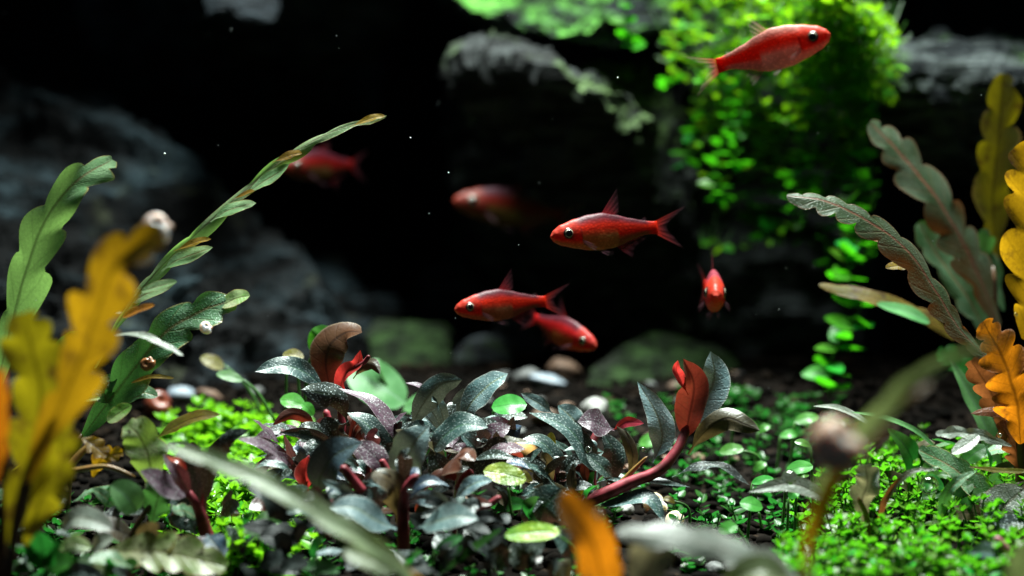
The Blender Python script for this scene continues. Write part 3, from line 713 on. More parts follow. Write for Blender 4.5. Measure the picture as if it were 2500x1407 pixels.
Bp = thing('broad_leaf_plant', 'dense dark plant with pale blue-grey front leaf and short red shoots', 'plant', (990, 1330, 28.5), 'dark dotted-leaf plants')
tube('stem', Bp, [(986, 1345, 27.8), (984, 1250, 27.5), (992, 1195, 27.3), (1020, 1158, 27.2)], 17, 9, M['redstem'])
tube('stem', Bp, [(1120, 1250, 29.5), (1128, 1120, 29.8), (1138, 1000, 30)], 15, 10, M['brownstem'])
tube('shoot', Bp, [(882, 1200, 27.6), (858, 1168, 27.5), (834, 1138, 27.4)], 15, 10, M['redstem'])
tube('shoot', Bp, [(950, 1165, 28.4), (940, 1140, 28.4), (930, 1122, 28.4)], 11, 8, M['redstem'])
tube('shoot', Bp, [(1120, 1195, 28.6), (1135, 1165, 28.5), (1152, 1150, 28.4)], 12, 9, M['redstem'])
tube('shoot', Bp, [(1160, 1255, 27.6), (1190, 1235, 27.5), (1222, 1212, 27.5)], 10, 7, M['redstem'])
leaf(Bp, [(1120, 1040, 30), (1150, 985, 29.9), (1195, 940, 29.8), (1240, 912, 29.8)], 82, M['pale'], fold=.14, roll=-10)
leaf(Bp, [(1118, 1030, 30.2), (1128, 990, 30.2), (1140, 945, 30.2)], 50, M['pale'])
leaf(Bp, [(1000, 1060, 29.8), (1030, 990, 29.6), (1075, 940, 29.5), (1128, 928, 29.3)], 62, M['pale'], roll=25, fold=-.2, twist=40)
leaf(Bp, [(1060, 965, 30.2), (1030, 945, 30.1), (990, 935, 30)], 22, M['mauve'], roll=20)
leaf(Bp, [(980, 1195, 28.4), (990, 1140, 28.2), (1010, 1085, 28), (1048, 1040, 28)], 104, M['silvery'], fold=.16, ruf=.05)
leaf(Bp, [(1040, 1120, 29.2), (1080, 1070, 29), (1130, 1038, 28.8), (1192, 1044, 28.6)], 82, M['silver'], fold=.14, roll=-5)
leaf(Bp, [(1140, 1110, 29.4), (1180, 1080, 29.3), (1215, 1055, 29.2), (1246, 1040, 29.2)], 62, M['mauve'], fold=.1)
leaf(Bp, [(1150, 1110, 29.8), (1205, 1085, 29.7), (1245, 1060, 29.6), (1274, 1040, 29.5)], 60, M['blue'], fold=-.2)
leaf(Bp, [(1165, 1165, 29.2), (1195, 1130, 29.1), (1235, 1070, 29)], 92, M['dark'], shape='oval')
leaf(Bp, [(774, 1215, 28), (785, 1160, 27.8), (820, 1110, 27.7), (884, 1080, 27.6)], 100, M['blue'], fold=.16)
leaf(Bp, [(945, 1160, 28.6), (915, 1115, 28.6), (870, 1078, 28.6)], 62, M['mauve'], fold=.1)
leaf(Bp, [(1060, 1170, 28.6), (1100, 1130, 28.4), (1135, 1105, 28.3), (1160, 1125, 28.2)], 92, M['brown'], roll=150, fold=.2)
leaf(Bp, [(972, 1280, 27.6), (966, 1210, 27.4), (945, 1175, 27.2), (905, 1165, 27)], 86, M['olive'], fold=-.1)
leaf(Bp, [(880, 1215, 27.2), (850, 1205, 27.2), (820, 1190, 27.2), (786, 1172, 27.2)], 28, M['pale'], roll=-20, ruf=.1)
leaf(Bp, [(968, 1292, 27), (920, 1272, 26.8), (865, 1240, 26.6), (805, 1240, 26.5)], 74, M['pale'], fold=.1, roll=-5)
leaf(Bp, [(1022, 1288, 27), (1060, 1275, 26.8), (1110, 1262, 26.6), (1168, 1268, 26.5)], 82, M['pale'], fold=.15)
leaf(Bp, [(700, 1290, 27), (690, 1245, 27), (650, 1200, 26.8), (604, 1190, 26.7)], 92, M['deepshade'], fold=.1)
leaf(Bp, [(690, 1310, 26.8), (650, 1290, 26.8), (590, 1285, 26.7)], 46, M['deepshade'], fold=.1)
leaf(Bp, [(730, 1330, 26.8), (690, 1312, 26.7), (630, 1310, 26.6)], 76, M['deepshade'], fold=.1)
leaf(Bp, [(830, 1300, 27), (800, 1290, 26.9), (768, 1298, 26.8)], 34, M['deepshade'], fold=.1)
leaf(Bp, [(840, 1345, 26.6), (805, 1338, 26.5), (764, 1352, 26.4)], 50, M['pale'], fold=-.4, roll=40)
leaf(Bp, [(1035, 1200, 28.6), (1060, 1165, 28.5), (1095, 1155, 28.4), (1112, 1175, 28.3)], 40, M['brown'], fold=-.3)
leaf(Bp, [(1105, 1225, 28), (1135, 1195, 27.9), (1165, 1178, 27.8), (1203, 1172, 27.7)], 46, M['pale'], fold=.12)
leaf(Bp, [(1130, 1245, 27.6), (1160, 1228, 27.5), (1202, 1232, 27.4)], 30, M['brown'])
leaf(Bp, [(930, 1250, 27.8), (920, 1220, 27.7), (900, 1190, 27.6)], 60, M['silver'], fold=.1)
leaf(Bp, [(1000, 1130, 29.5), (960, 1080, 29.6), (930, 1020, 29.7)], 56, M['silver'])
leaf(Bp, [(985, 1090, 30.3), (1000, 1050, 30.3), (1030, 1010, 30.3)], 50, M['silver'])
leaf(Bp, [(900, 1160, 28.9), (880, 1140, 28.8), (862, 1150, 28.7)], 40, M['silver'])
leaf(Bp, [(1060, 1300, 27.5), (1090, 1330, 27.2), (1130, 1345, 27)], 60, M['dark'])
leaf(Bp, [(900, 1330, 27.2), (870, 1360, 27), (850, 1395, 26.8)], 66, M['dark'])
leaf(Bp, [(960, 1340, 27), (1000, 1375, 26.8), (1050, 1400, 26.6)], 66, M['dark'])
leaf(Bp, [(740, 1390, 26.4), (780, 1385, 26.4), (830, 1398, 26.3)], 40, M['palegreen'])
leaf(Bp, [(640, 1370, 26.8), (680, 1380, 26.7), (730, 1400, 26.6)], 56, M['dark'])
leaf(Bp, [(1090, 1200, 29), (1075, 1150, 29), (1050, 1100, 29)], 60, M['dark'])
leaf(Bp, [(1130, 1290, 27.8), (1160, 1310, 27.6), (1200, 1305, 27.5)], 50, M['dark'])

Cp = thing('broad_leaf_plant', 'dotted silver-leaved plant with a thick pink-red creeping stem ending in a red cupped leaf', 'plant', (1440, 1235, 29.8), 'dark dotted-leaf plants')
tube('creeping_stem', Cp, [(1415, 1232, 29.5), (1480, 1205, 29.4), (1540, 1178, 29.4), (1610, 1148, 29.4), (1655, 1095, 29.5), (1678, 1040, 29.7)], 18, 11, M['redstem'], n=24, k=12)
tube('stem', Cp, [(1360, 1200, 30.2), (1400, 1150, 30.3), (1440, 1090, 30.4), (1462, 1050, 30.5)], 14, 9, M['redstem'])
tube('leaf_stub', Cp, [(1510, 1190, 29.6), (1545, 1150, 29.5), (1580, 1115, 29.4)], 10, 3, M['goldstem'])
leaf(Cp, [(1668, 1090, 29.8), (1682, 1020, 29.7), (1694, 940, 29.6), (1668, 876, 29.5)], 74, M['brown'], fold=.5, ruf=.03, roll=-6)
leaf(Cp, [(1680, 965, 29.55), (1662, 930, 29.45), (1652, 905, 29.4), (1655, 880, 29.35)], 26, M['newred'], fold=.5)
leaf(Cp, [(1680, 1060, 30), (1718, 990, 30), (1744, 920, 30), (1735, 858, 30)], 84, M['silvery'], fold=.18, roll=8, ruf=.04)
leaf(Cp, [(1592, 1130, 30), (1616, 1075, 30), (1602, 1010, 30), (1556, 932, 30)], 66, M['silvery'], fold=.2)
leaf(Cp, [(1680, 1110, 29.8), (1715, 1060, 29.7), (1770, 1022, 29.6), (1815, 1035, 29.5), (1856, 1052, 29.4)], 56, M['olive'], roll=25, fold=-.25, ruf=.1)
leaf(Cp, [(1468, 1160, 29.8), (1440, 1120, 29.7), (1385, 1045, 29.6), (1292, 1008, 29.5)], 60, M['silver'], fold=.16, roll=8)
leaf(Cp, [(1350, 1010, 30.3), (1315, 985, 30.3), (1272, 960, 30.3)], 34, M['pale'], roll=-15)
leaf(Cp, [(1370, 1185, 30), (1358, 1125, 29.9), (1320, 1080, 29.8), (1260, 1082, 29.7)], 52, M['silver'], fold=.16, roll=12)
leaf(Cp, [(1500, 1050, 30), (1470, 1040, 29.9), (1445, 1028, 29.8), (1410, 1030, 29.8)], 68, M['mauve'], fold=.1, roll=-10)
leaf(Cp, [(1415, 1050, 30.6), (1395, 1020, 30.6), (1362, 990, 30.6)], 60, M['pale'])
leaf(Cp, [(1495, 1052, 30), (1530, 1032, 29.9), (1572, 1034, 29.8)], 26, M['newred'], roll=20)
leaf(Cp, [(1488, 1195, 30), (1492, 1150, 30), (1496, 1100, 30), (1470, 1055, 30)], 58, M['silver'], fold=.15)
leaf(Cp, [(1528, 1185, 29.9), (1545, 1120, 29.8), (1530, 1070, 29.8), (1505, 1040, 29.8)], 30, M['olive'], fold=-.3)
leaf(Cp, [(1498, 1170, 29.6), (1470, 1140, 29.5), (1430, 1108, 29.5)], 46, M['silver'])
leaf(Cp, [(1640, 1165, 29.8), (1700, 1142, 29.6), (1760, 1140, 29.5), (1832, 1186, 29.4)], 40, M['dark'], roll=-25, ruf=.1)
leaf(Cp, [(1490, 1215, 29.6), (1545, 1178, 29.5), (1610, 1178, 29.4), (1686, 1190, 29.3)], 38, M['silver'], roll=-30)
leaf(Cp, [(1440, 1240, 29.4), (1520, 1225, 29.3), (1585, 1218, 29.2), (1624, 1278, 29.1)], 50, M['silver'], fold=.2, roll=-15)
leaf(Cp, [(1385, 1285, 28.6), (1350, 1250, 28.5), (1320, 1215, 28.4), (1290, 1260, 28.3)], 40, M['dark'])
leaf(Cp, [(1310, 1300, 28.4), (1325, 1245, 28.3), (1370, 1195, 28.2)], 108, M['silver'], shape='oval', fold=.05)
leaf(Cp, [(1340, 1190, 29.6), (1310, 1140, 29.6), (1235, 1122, 29.5)], 34, M['dark'])
leaf(Cp, [(1330, 1200, 29.8), (1320, 1150, 29.8), (1300, 1108, 29.8)], 40, M['dark'])
leaf(Cp, [(1290, 1390, 27), (1285, 1350, 26.9), (1330, 1325, 26.8)], 86, M['dark'], shape='oval')
leaf(Cp, [(1400, 1370, 27.2), (1385, 1330, 27.1), (1345, 1300, 27)], 66, M['silver'])
leaf(Cp, [(1240, 1390, 27), (1215, 1350, 26.9), (1225, 1310, 26.9)], 66, M['dark'], shape='oval')
leaf(Cp, [(1450, 1200, 29.8), (1430, 1170, 29.8), (1425, 1120, 29.8)], 26, M['brown'])
leaf(Cp, [(1410, 1215, 29.5), (1395, 1180, 29.5), (1400, 1130, 29.6)], 24, M['olive'])
for (x0, y0, x1, y1) in [(1445, 1140, 1420, 1225), (1350, 1160, 1362, 1215), (1485, 1180, 1478, 1212), (1425, 1075, 1385, 1150)]:
    tube('petiole', Cp, [(x0, y0, 29.9), ((x0 + x1) / 2 + 8, (y0 + y1) / 2, 29.95), (x1, y1, 30)], 6, 8, M['brownstem'])

D = thing('broad_leaf_plant', 'small mauve-leaved plant with a bright red stem in the low green carpet', 'plant', (505, 1315, 27.8), 'dark dotted-leaf plants')
tube('stem', D, [(508, 1320, 27.8), (492, 1262, 27.7), (475, 1225, 27.6), (455, 1195, 27.6)], 19, 8, M['redstem'])
tube('stem', D, [(500, 1310, 27.9), (495, 1250, 27.9), (505, 1180, 27.9)], 12, 6, M['redstem'])
leaf(D, [(462, 1215, 27.6), (425, 1198, 27.4), (385, 1172, 27.2), (340, 1150, 27)], 62, M['mauve'], fold=.1, roll=-5)
leaf(D, [(470, 1220, 27.6), (448, 1180, 27.5), (425, 1140, 27.4), (398, 1108, 27.4)], 40, M['mauve'], fold=.22)
leaf(D, [(405, 1112, 27.4), (422, 1122, 27.3), (440, 1128, 27.3), (456, 1150, 27.3)], 16, M['newred'], fold=.2)
leaf(D, [(492, 1255, 28), (480, 1190, 28), (468, 1130, 28), (472, 1078, 28)], 98, M['silver'], fold=.12)
leaf(D, [(500, 1260, 27.8), (506, 1170, 27.7), (530, 1105, 27.6), (565, 1065, 27.5), (612, 1050, 27.4)], 46, M['dark'], roll=15, fold=-.1)
leaf(D, [(700, 1135, 28.4), (660, 1095, 28.2), (620, 1080, 28), (580, 1072, 27.8)], 36, M['mauve'], roll=10)
leaf(D, [(478, 1305, 28), (455, 1260, 28), (420, 1210, 28)], 72, M['silver'], fold=.12)
leaf(D, [(505, 1305, 27.2), (520, 1325, 27), (550, 1360, 26.8)], 62, M['blue'], fold=.1)
leaf(D, [(500, 1310, 27.4), (480, 1325, 27.2), (470, 1345, 27.1)], 44, M['mauve'])

# understory leaves close to the soil
ru = random.Random(91)


def rosette(pl, cx, cy, d, n, ln, w, kinds, a0=-.25, a1=3.4, rise=.5):
    for k in range(n):
        a = a0 + (a1 - a0) * (k + ru.uniform(.1, .9)) / n; l = ln * ru.uniform(.7, 1.15); dx, dy = math.cos(a), -math.sin(a)
        dd = ru.uniform(-1, 1) * l / F * d * .8
        leaf(pl, [(cx + dx * 6, cy + 14, d), (cx + dx * l * .4, cy + dy * l * .45 - l * .12 * rise, d + dd * .4), (cx + dx * l * .78, cy + dy * l * .72 - l * .1 * rise, d + dd * .8), (cx + dx * l * 1.1, cy + dy * l * .78 + l * .12 * (1 - abs(dy)), d + dd)],
             ru.uniform(*w), M[ru.choice(kinds)], roll=ru.uniform(-25, 25), fold=ru.uniform(.12, .3), ruf=.07, twist=ru.uniform(-50, 50), n=20, seed=k * 13 + int(cx))
    tube('shoot', pl, [(cx + 2, cy + 40, d), (cx, cy, d), (cx + ru.uniform(-10, 10), cy - ln * .3, d - .05), (cx + ru.uniform(-14, 14), cy - ln * .5, d - .1)], 7, 4, M['redstem'], n=12, k=7)


def understory(pl, n, x0, x1, y0, y1, d0, d1, kinds, w=(36, 70), ln=(50, 95), shape='buce', dy=None):
    for k in range(n):
        x, y = ru.uniform(x0, x1), ru.uniform(y0, y1); d = d1 + (d0 - d1) * (y - y0) / (y1 - y0) + ru.uniform(-.4, .4)
        a = ru.uniform(-.3, 3.44); l = ru.uniform(*ln); dx, dy_ = l * math.cos(a), -l * math.sin(a) * .75
        leaf(pl, [(x - dx * .5, y - dy_ * .3 + 12, d + .2), (x, y - 6, d), (x + dx * .5, y + dy_ * .5, d - .2)], ru.uniform(*w), M[ru.choice(kinds)], shape=shape if not isinstance(shape, list) else ru.choice(shape),
             roll=ru.uniform(-35, 35), fold=ru.uniform(0, .2), lobes=4, nd=.35, n=20, seed=k * 7 + int(x0))


understory(A, 30, 640, 970, 1030, 1220, 28.6, 31, ['dark', 'dark', 'silver', 'brown', 'olive', 'mauve', 'silver'], w=(24, 48), ln=(80, 140))
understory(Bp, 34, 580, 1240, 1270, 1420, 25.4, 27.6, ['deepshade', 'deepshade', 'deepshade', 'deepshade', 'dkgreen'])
understory(Bp, 26, 960, 1280, 1020, 1120, 28.8, 30.4, ['silver', 'dark', 'silver', 'mauve', 'olive'], w=(24, 46), ln=(80, 130))
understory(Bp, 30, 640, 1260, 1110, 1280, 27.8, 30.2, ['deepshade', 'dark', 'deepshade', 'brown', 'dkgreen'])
understory(Cp, 12, 1280, 1440, 1080, 1230, 29, 30.4, ['silver', 'dark', 'silver', 'olive', 'brown'], w=(18, 36), ln=(70, 120))
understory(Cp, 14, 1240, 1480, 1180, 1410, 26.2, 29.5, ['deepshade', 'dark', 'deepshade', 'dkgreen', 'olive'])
understory(D, 6, 400, 600, 1200, 1350, 27, 28.4, ['dark', 'silver', 'olive'])

for pl, cx, cy, d, n, ln, kinds in [(A, 838, 1110, 30.4, 11, 120, ['silver', 'mauve', 'dark', 'silver', 'brown']), (A, 742, 1165, 29.2, 9, 105, ['dark', 'mauve', 'silver', 'blue']), (Bp, 1095, 1085, 29.9, 12, 125, ['silver', 'silver', 'pale', 'dark', 'mauve']),
                                    (Bp, 1180, 1140, 29.3, 9, 100, ['silver', 'dark', 'blue', 'mauve']), (Bp, 985, 1215, 27.7, 10, 120, ['silver', 'pale', 'dark', 'olive', 'blue']), (Bp, 900, 1150, 28.9, 8, 110, ['dark', 'silver', 'mauve']),
                                    (Bp, 800, 1275, 27, 9, 110, ['dark', 'deepshade', 'blue', 'silver']), (Bp, 1110, 1290, 27.2, 8, 105, ['dark', 'deepshade', 'silver']), (Cp, 1350, 1195, 29.8, 9, 100, ['silver', 'dark', 'silver', 'olive']), (Cp, 1450, 1165, 30.1, 9, 105, ['silver', 'pale', 'dark', 'brown'])]:
    rosette(pl, cx, cy, d, n, ln, (24, 42), [k for k in kinds])

# ------------------------------------------------------------------ lobed plants, left
H1 = thing('lobed_leaf_plant', 'plant with three long lobed green leaves, two snails clinging to the middle one', 'plant', (170, 1180, 29.3), 'lobed-leaf plants')
tube('stem', H1, [(160, 1240, 29.5), (170, 1150, 29.4), (200, 1060, 29.4)], 12, 9, M['brownstem'])
leaf(H1, [(-10, 960, 29), (25, 800, 29), (70, 640, 29), (120, 520, 29), (190, 440, 29), (274, 390, 29)], 205, M['hgreen'], shape='hyg', lobes=5, nd=.55, sweep=.9, sl=.55, sr=.95, fold=.1)
leaf(H1, [(230, 900, 29.8), (300, 770, 29.9), (380, 665, 30), (480, 570, 30), (590, 472, 30), (690, 390, 30), (810, 322, 30), (945, 282, 30)], 100, M['hgreen'], shape='hyg', lobes=7, nd=.72, sweep=1.0, sl=.34, sr=.62, fold=-.1, roll=10)
for x, y, dx, dy, w in [(690, 383, 48, -8, 22), (592, 474, 30, -7, 11), (450, 600, 66, -16, 18), (880, 296, 62, -12, 18)]:
    leaf(H1, [(x - 26, y + 14, 29.95), (x + dx * .45, y + dy * .6, 29.88), (x + dx, y + dy, 29.8)], w * 1.25, M['hyellow'], shape='buce', name='leaf_lobe')
for x, y, dx, dy, w in [(560, 508, 66, -12, 30), (440, 628, 80, -24, 36), (355, 715, 76, -28, 34), (645, 440, 62, -40, 30)]:
    leaf(H1, [(x - 46, y + 34, 29.97), (x - 8, y + 8, 29.92), (x + dx * .5, y + dy * .4, 29.85), (x + dx, y + dy, 29.8)], w * 1.35, M['hgreen'], shape='buce', name='leaf_lobe', fold=.1)
leaf(H1, [(195, 1075, 29.4), (262, 985, 29.3), (330, 898, 29.2), (400, 815, 29.2), (490, 760, 29.2), (575, 732, 29.2)], 152, M['hdeep'], shape='hyg', lobes=4, nd=.5, sweep=.7, sl=.72, sr=1.0, fold=.12, hint=(0, -.9, .45))
leaf(H1, [(540, 748, 29.2), (575, 730, 29.15), (610, 722, 29.1)], 52, M['hspot'], shape='oval', name='leaf_tip')
leaf(H1, [(290, 985, 29.3), (330, 945, 29.25), (340, 915, 29.2)], 40, M['hdeep'], shape='oval', name='leaf_lobe')
leaf(H1, [(260, 985, 29.3), (255, 950, 29.3), (285, 918, 29.3)], 60, M['hdeep'], shape='oval', name='leaf_lobe')
leaf(H1, [(300, 985, 29.2), (340, 960, 29.1), (385, 968, 29)], 46, M['hdeep'], shape='oval', name='leaf_lobe')
leaf(H1, [(320, 935, 29.1), (370, 920, 29), (425, 924, 28.9)], 14, M['hyellow'], shape='oval', name='leaf_lobe')
leaf(H1, [(262, 820, 28), (330, 815, 27.8), (385, 832, 27.6), (448, 868, 27.5)], 46, M['hgrey'], shape='hyg', lobes=3, nd=.4, sl=.5, roll=-20)
leaf(H1, [(300, 775, 28.2), (335, 758, 28.1), (378, 745, 28)], 28, M['horange'], shape='oval', name='leaf_lobe')
leaf(H1, [(255, 772, 28), (275, 762, 28), (298, 765, 28)], 20, M['hgreen'], shape='oval', name='leaf_lobe')
leaf(H1, [(345, 712, 28.4), (385, 700, 28.3), (432, 688, 28.2)], 34, M['hgreen'], shape='oval', name='leaf_lobe')

H2 = thing('lobed_leaf_plant', 'out-of-focus plant with big mustard yellow lobed leaves and a snail on its tip', 'plant', (20, 1330, 23.5), 'lobed-leaf plants')
tube('stem', H2, [(20, 1420, 23.5), (60, 1180, 23.4), (150, 980, 23.3)], 14, 10, M['brownstem'])
leaf(H2, [(60, 1180, 23.3), (140, 1010, 23.2), (200, 870, 23), (240, 750, 22.8), (290, 640, 22.6), (395, 572, 22.4)], 245, M['hyellow'], shape='hyg', lobes=5, nd=.68, sweep=.85, fold=.08, sl=.8, sr=.95)
leaf(H2, [(20, 1330, 24), (70, 1150, 24), (100, 980, 23.9), (80, 860, 23.8), (55, 765, 23.7)], 180, M['hyg'], shape='hyg', lobes=5, nd=.55, sweep=.5, fold=.05)
leaf(H2, [(60, 1330, 24.5), (100, 1220, 24.4), (140, 1130, 24.3), (155, 1010, 24.2)], 150, M['hyg'], shape='hyg', lobes=4, nd=.55)
leaf(H2, [(-10, 1180, 23), (0, 1050, 22.9), (5, 900, 22.8)], 60, M['horange'], shape='hyg', lobes=4)
leaf(H2, [(55, 1290, 24.6), (95, 1250, 24.5), (165, 1200, 24.4)], 120, M['hyg'], shape='oval')
tube('stem', H2, [(10, 1407, 23.8), (55, 1250, 23.8), (95, 1080, 23.8)], 10, 8, M['brownstem'])
tube('stem', H2, [(-5, 1420, 24.5), (15, 1180, 24.4), (5, 940, 24.3)], 16, 10, M['brownstem'])

H3 = thing('lobed_leaf_plant', 'low plant with pale brown-spotted and hole-eaten lobed leaves near the soil', 'plant', (300, 1350, 27.5), 'lobed-leaf plants')
tube('stem', H3, [(300, 1370, 27.6), (330, 1290, 27.6), (380, 1215, 27.7)], 9, 6, M['brownstem'])
tube('stem', H3, [(145, 1180, 28.2), (190, 1115, 28.3), (240, 1070, 28.4)], 12, 6, M['goldstem'])
tube('stem', H3, [(175, 1150, 27.8), (260, 1140, 27.8), (330, 1165, 27.8)], 7, 5, M['goldstem'])
leaf(H3, [(375, 1200, 28), (365, 1130, 27.9), (345, 1075, 27.9), (312, 1035, 27.8)], 110, M['hspot'], shape='hyg', lobes=3, nd=.25, fold=.05)
leaf(H3, [(370, 1280, 27.7), (385, 1220, 27.6), (400, 1170, 27.6)], 92, M['hdeep'], shape='hyg', lobes=4, nd=.25)
leaf(H3, [(255, 1350, 26.6), (340, 1345, 26.4), (430, 1355, 26.3), (552, 1385, 26.2)], 130, M['hspot'], shape='hyg', lobes=5, nd=.35, hint=(0, -.8, .6))
leaf(H3, [(150, 1290, 26.4), (185, 1265, 26.3), (225, 1270, 26.2), (272, 1292, 26.1)], 66, M['hgrey'], shape='oval')
leaf(H3, [(335, 1250, 27.2), (310, 1215, 27.1), (270, 1185, 27)], 82, M['palegreen'], shape='oval')
leaf(H3, [(115, 1240, 26.2), (135, 1228, 26.2), (160, 1220, 26.2)], 40, M['hgrey'], shape='hyg', lobes=3)
leaf(H3, [(145, 1335, 26.3), (180, 1330, 26.2), (222, 1340, 26.2)], 50, M['hspot'], shape='oval')
leaf(H3, [(155, 1400, 26), (210, 1388, 25.9), (290, 1400, 25.8)], 50, M['hspot'], shape='oval')
leaf(H3, [(225, 1345, 26.6), (245, 1325, 26.5), (275, 1310, 26.5)], 50, M['hgrey'], shape='oval')
leaf(H3, [(375, 1075, 28.6), (430, 1040, 28.6), (480, 1020, 28.5), (540, 1012, 28.4)], 50, M['hyg'], shape='buce', roll=-10)
leaf(H3, [(200, 1070, 28), (225, 1085, 28), (260, 1115, 28)], 60, M['hyellow'], shape='hyg', lobes=3)
leaf(H3, [(262, 1030, 28.6), (290, 1010, 28.6), (322, 990, 28.6)], 46, M['hspot'], shape='oval')
leaf(H3, [(195, 980, 28.8), (220, 975, 28.7), (245, 972, 28.7)], 18, M['hspot'], shape='oval')
leaf(H3, [(150, 1010, 28.6), (185, 960, 28.6), (235, 935, 28.6)], 70, M['hdeep'], shape='hyg', lobes=3)
leaf(H3, [(130, 860, 29.2), (165, 835, 29.2), (195, 812, 29.2)], 44, M['green'], shape='oval')
leaf(H3, [(20, 1310, 26.2), (45, 1270, 26.2), (72, 1255, 26.1)], 50, M['palegreen'], shape='buce')
leaf(H3, [(225, 1165, 28.2), (250, 1120, 28.2), (300, 1105, 28.2)], 56, M['hyellow'], shape='hyg', lobes=4, roll=20)

understory(H3, 34, -20, 460, 1130, 1420, 25.6, 29, ['hdeep', 'olive', 'dkgreen', 'dark', 'hdeep', 'hyg'], w=(30, 70), ln=(60, 120), shape=['hyg', 'oval', 'buce'])
K = thing('clover_sprout', 'clump of rounded dark green leaves in the shaded corner under the yellow plant', 'plant', (115, 1420, 26))
for x0, y0, x1, y1, w in [(110, 1385, 60, 1320, 56), (110, 1385, 95, 1300, 60), (115, 1380, 150, 1330, 58), (112, 1390, 178, 1375, 62), (90, 1400, 100, 1440, 50), (75, 1380, 40, 1400, 50)]:
    leaf(K, [(x0, y0, 26), ((x0 + x1) / 2, (y0 + y1) / 2 - 6, 25.9), (x1, y1, 25.8)], w, M['dkgreen'], shape='oval', fold=.1)
tube('stem', K, [(112, 1440, 26), (110, 1385, 26)], 4, 3, M['greenstem'])

# ------------------------------------------------------------------ lobed plants, right
H4 = thing('lobed_leaf_plant', 'tall plant at the tank side with orange lobed leaves and arching grey-green leaves', 'plant', (2490, 1230, 30), 'lobed-leaf plants')
tube('stem', H4, [(2490, 1250, 30), (2492, 1080, 29.8), (2488, 1000, 29.6)], 14, 10, M['brownstem'])
leaf(H4, [(2500, 830, 28.8), (2520, 680, 28.8), (2522, 500, 28.8), (2515, 345, 28.8)], 180, M['hyellow'], shape='hyg', lobes=6, nd=.55, sweep=.5, fold=.05)
leaf(H4, [(2492, 1085, 29.4), (2482, 980, 29.3), (2450, 880, 29.2), (2400, 785, 29.1)], 205, M['horange'], shape='hyg', lobes=7, nd=.55, sweep=.35, fold=.08, sl=.8, sr=.75)
leaf(H4, [(2440, 900, 29.6), (2352, 815, 29.6), (2290, 720, 29.6), (2215, 610, 29.5), (2120, 540, 29.4), (2020, 492, 29.3), (1920, 478, 29.2)], 140, M['hrust'], shape='hyg', lobes=9, nd=.52, sweep=.5, sl=.9, sr=.55, fold=-.15, hint=(.15, -.8, .6))
leaf(H4, [(2160, 590, 29.6), (2130, 580, 29.6), (2100, 570, 29.5)], 26, M['hyellow'], shape='oval', name='leaf_lobe')
leaf(H4, [(2215, 655, 29.6), (2190, 650, 29.6), (2162, 655, 29.5)], 28, M['hyellow'], shape='oval', name='leaf_lobe')
leaf(H4, [(2450, 1050, 29.8), (2420, 960, 29.8), (2370, 880, 29.7)], 90, M['hrust'], shape='hyg', lobes=4, nd=.5, roll=150)
leaf(H4, [(2480, 1020, 29.5), (2430, 1005, 29.4), (2370, 1010, 29.3)], 26, M['hrust'], roll=170)
leaf(H4, [(2490, 1160, 29.8), (2480, 1100, 29.8), (2440, 1030, 29.7)], 70, M['hrust'], shape='hyg', lobes=4, roll=170)
H5 = thing('lobed_leaf_plant', 'soft-focus plant rising in front of the grey ridge with rusty undersides and yellow tips', 'plant', (2420, 1120, 34.5), 'lobed-leaf plants')
tube('stem', H5, [(2420, 1140, 34.5), (2430, 900, 34.5), (2425, 650, 34.4)], 12, 8, M['brownstem'])
leaf(H5, [(2440, 800, 34.3), (2380, 650, 34.2), (2310, 520, 34), (2225, 405, 33.9), (2125, 298, 33.8)], 165, M['hrust'], shape='hyg', lobes=7, nd=.55, sweep=.5, fold=-.12, hint=(.2, -.8, .55))
leaf(H5, [(2430, 640, 35.2), (2425, 480, 35.1), (2440, 330, 35), (2450, 180, 34.9)], 125, M['hyg'], shape='hyg', lobes=5, nd=.5)
leaf(H5, [(2330, 830, 33.4), (2260, 775, 33.3), (2150, 730, 33.1), (1998, 695, 33)], 62, M['hyg'], shape='hyg', lobes=4, nd=.3, fold=-.1)
leaf(H5, [(2270, 788, 33.2), (2220, 765, 33.1), (2140, 742, 33)], 42, M['palegreen'], shape='oval', name='leaf_lobe')
leaf(H5, [(2420, 840, 34.6), (2370, 740, 34.5), (2300, 640, 34.4), (2240, 545, 34.3)], 110, M['hdeep'], shape='hyg', lobes=5, nd=.4)
leaf(H5, [(2450, 760, 34.8), (2410, 640, 34.8), (2400, 560, 34.7)], 66, M['hdeep'], shape='hyg', lobes=3)
leaf(H5, [(2400, 980, 34), (2350, 900, 34), (2290, 860, 34)], 90, M['dkgreen'], shape='hyg', lobes=3)
leaf(H5, [(2440, 1170, 31.5), (2405, 1040, 31.6), (2365, 960, 31.7), (2318, 875, 31.8)], 46, M['palegreen'], shape='blade', fold=.25)

H6 = thing('lobed_leaf_plant', 'strongly blurred leaning leaf with grey tip and mustard stalk carrying a peach snail', 'plant', (1960, 1460, 20.2), 'lobed-leaf plants')
tube('stem', H6, [(1955, 1480, 20.4), (1985, 1300, 20.4), (2040, 1150, 20.4)], 11, 8, M['yellowstem'])
leaf(H6, [(1965, 1420, 20.2), (2000, 1250, 20.2), (2050, 1130, 20.1), (2150, 1010, 20.0), (2240, 920, 20.0), (2430, 835, 19.9)], 66, M['strap'], shape='hyg', lobes=5, nd=.35, sweep=.6, sl=.9, sr=.9, roll=15)
leaf(H6, [(1960, 1400, 20.1), (1995, 1270, 20.1), (2060, 1140, 20.1), (2180, 1030, 20.1)], 56, M['hyellow'], shape='hyg', lobes=3, nd=.25, roll=-10)
leaf(H6, [(2180, 1000, 20.0), (2225, 955, 20.0), (2275, 930, 20.0)], 46, M['hyellow'], shape='oval', name='leaf_lobe')

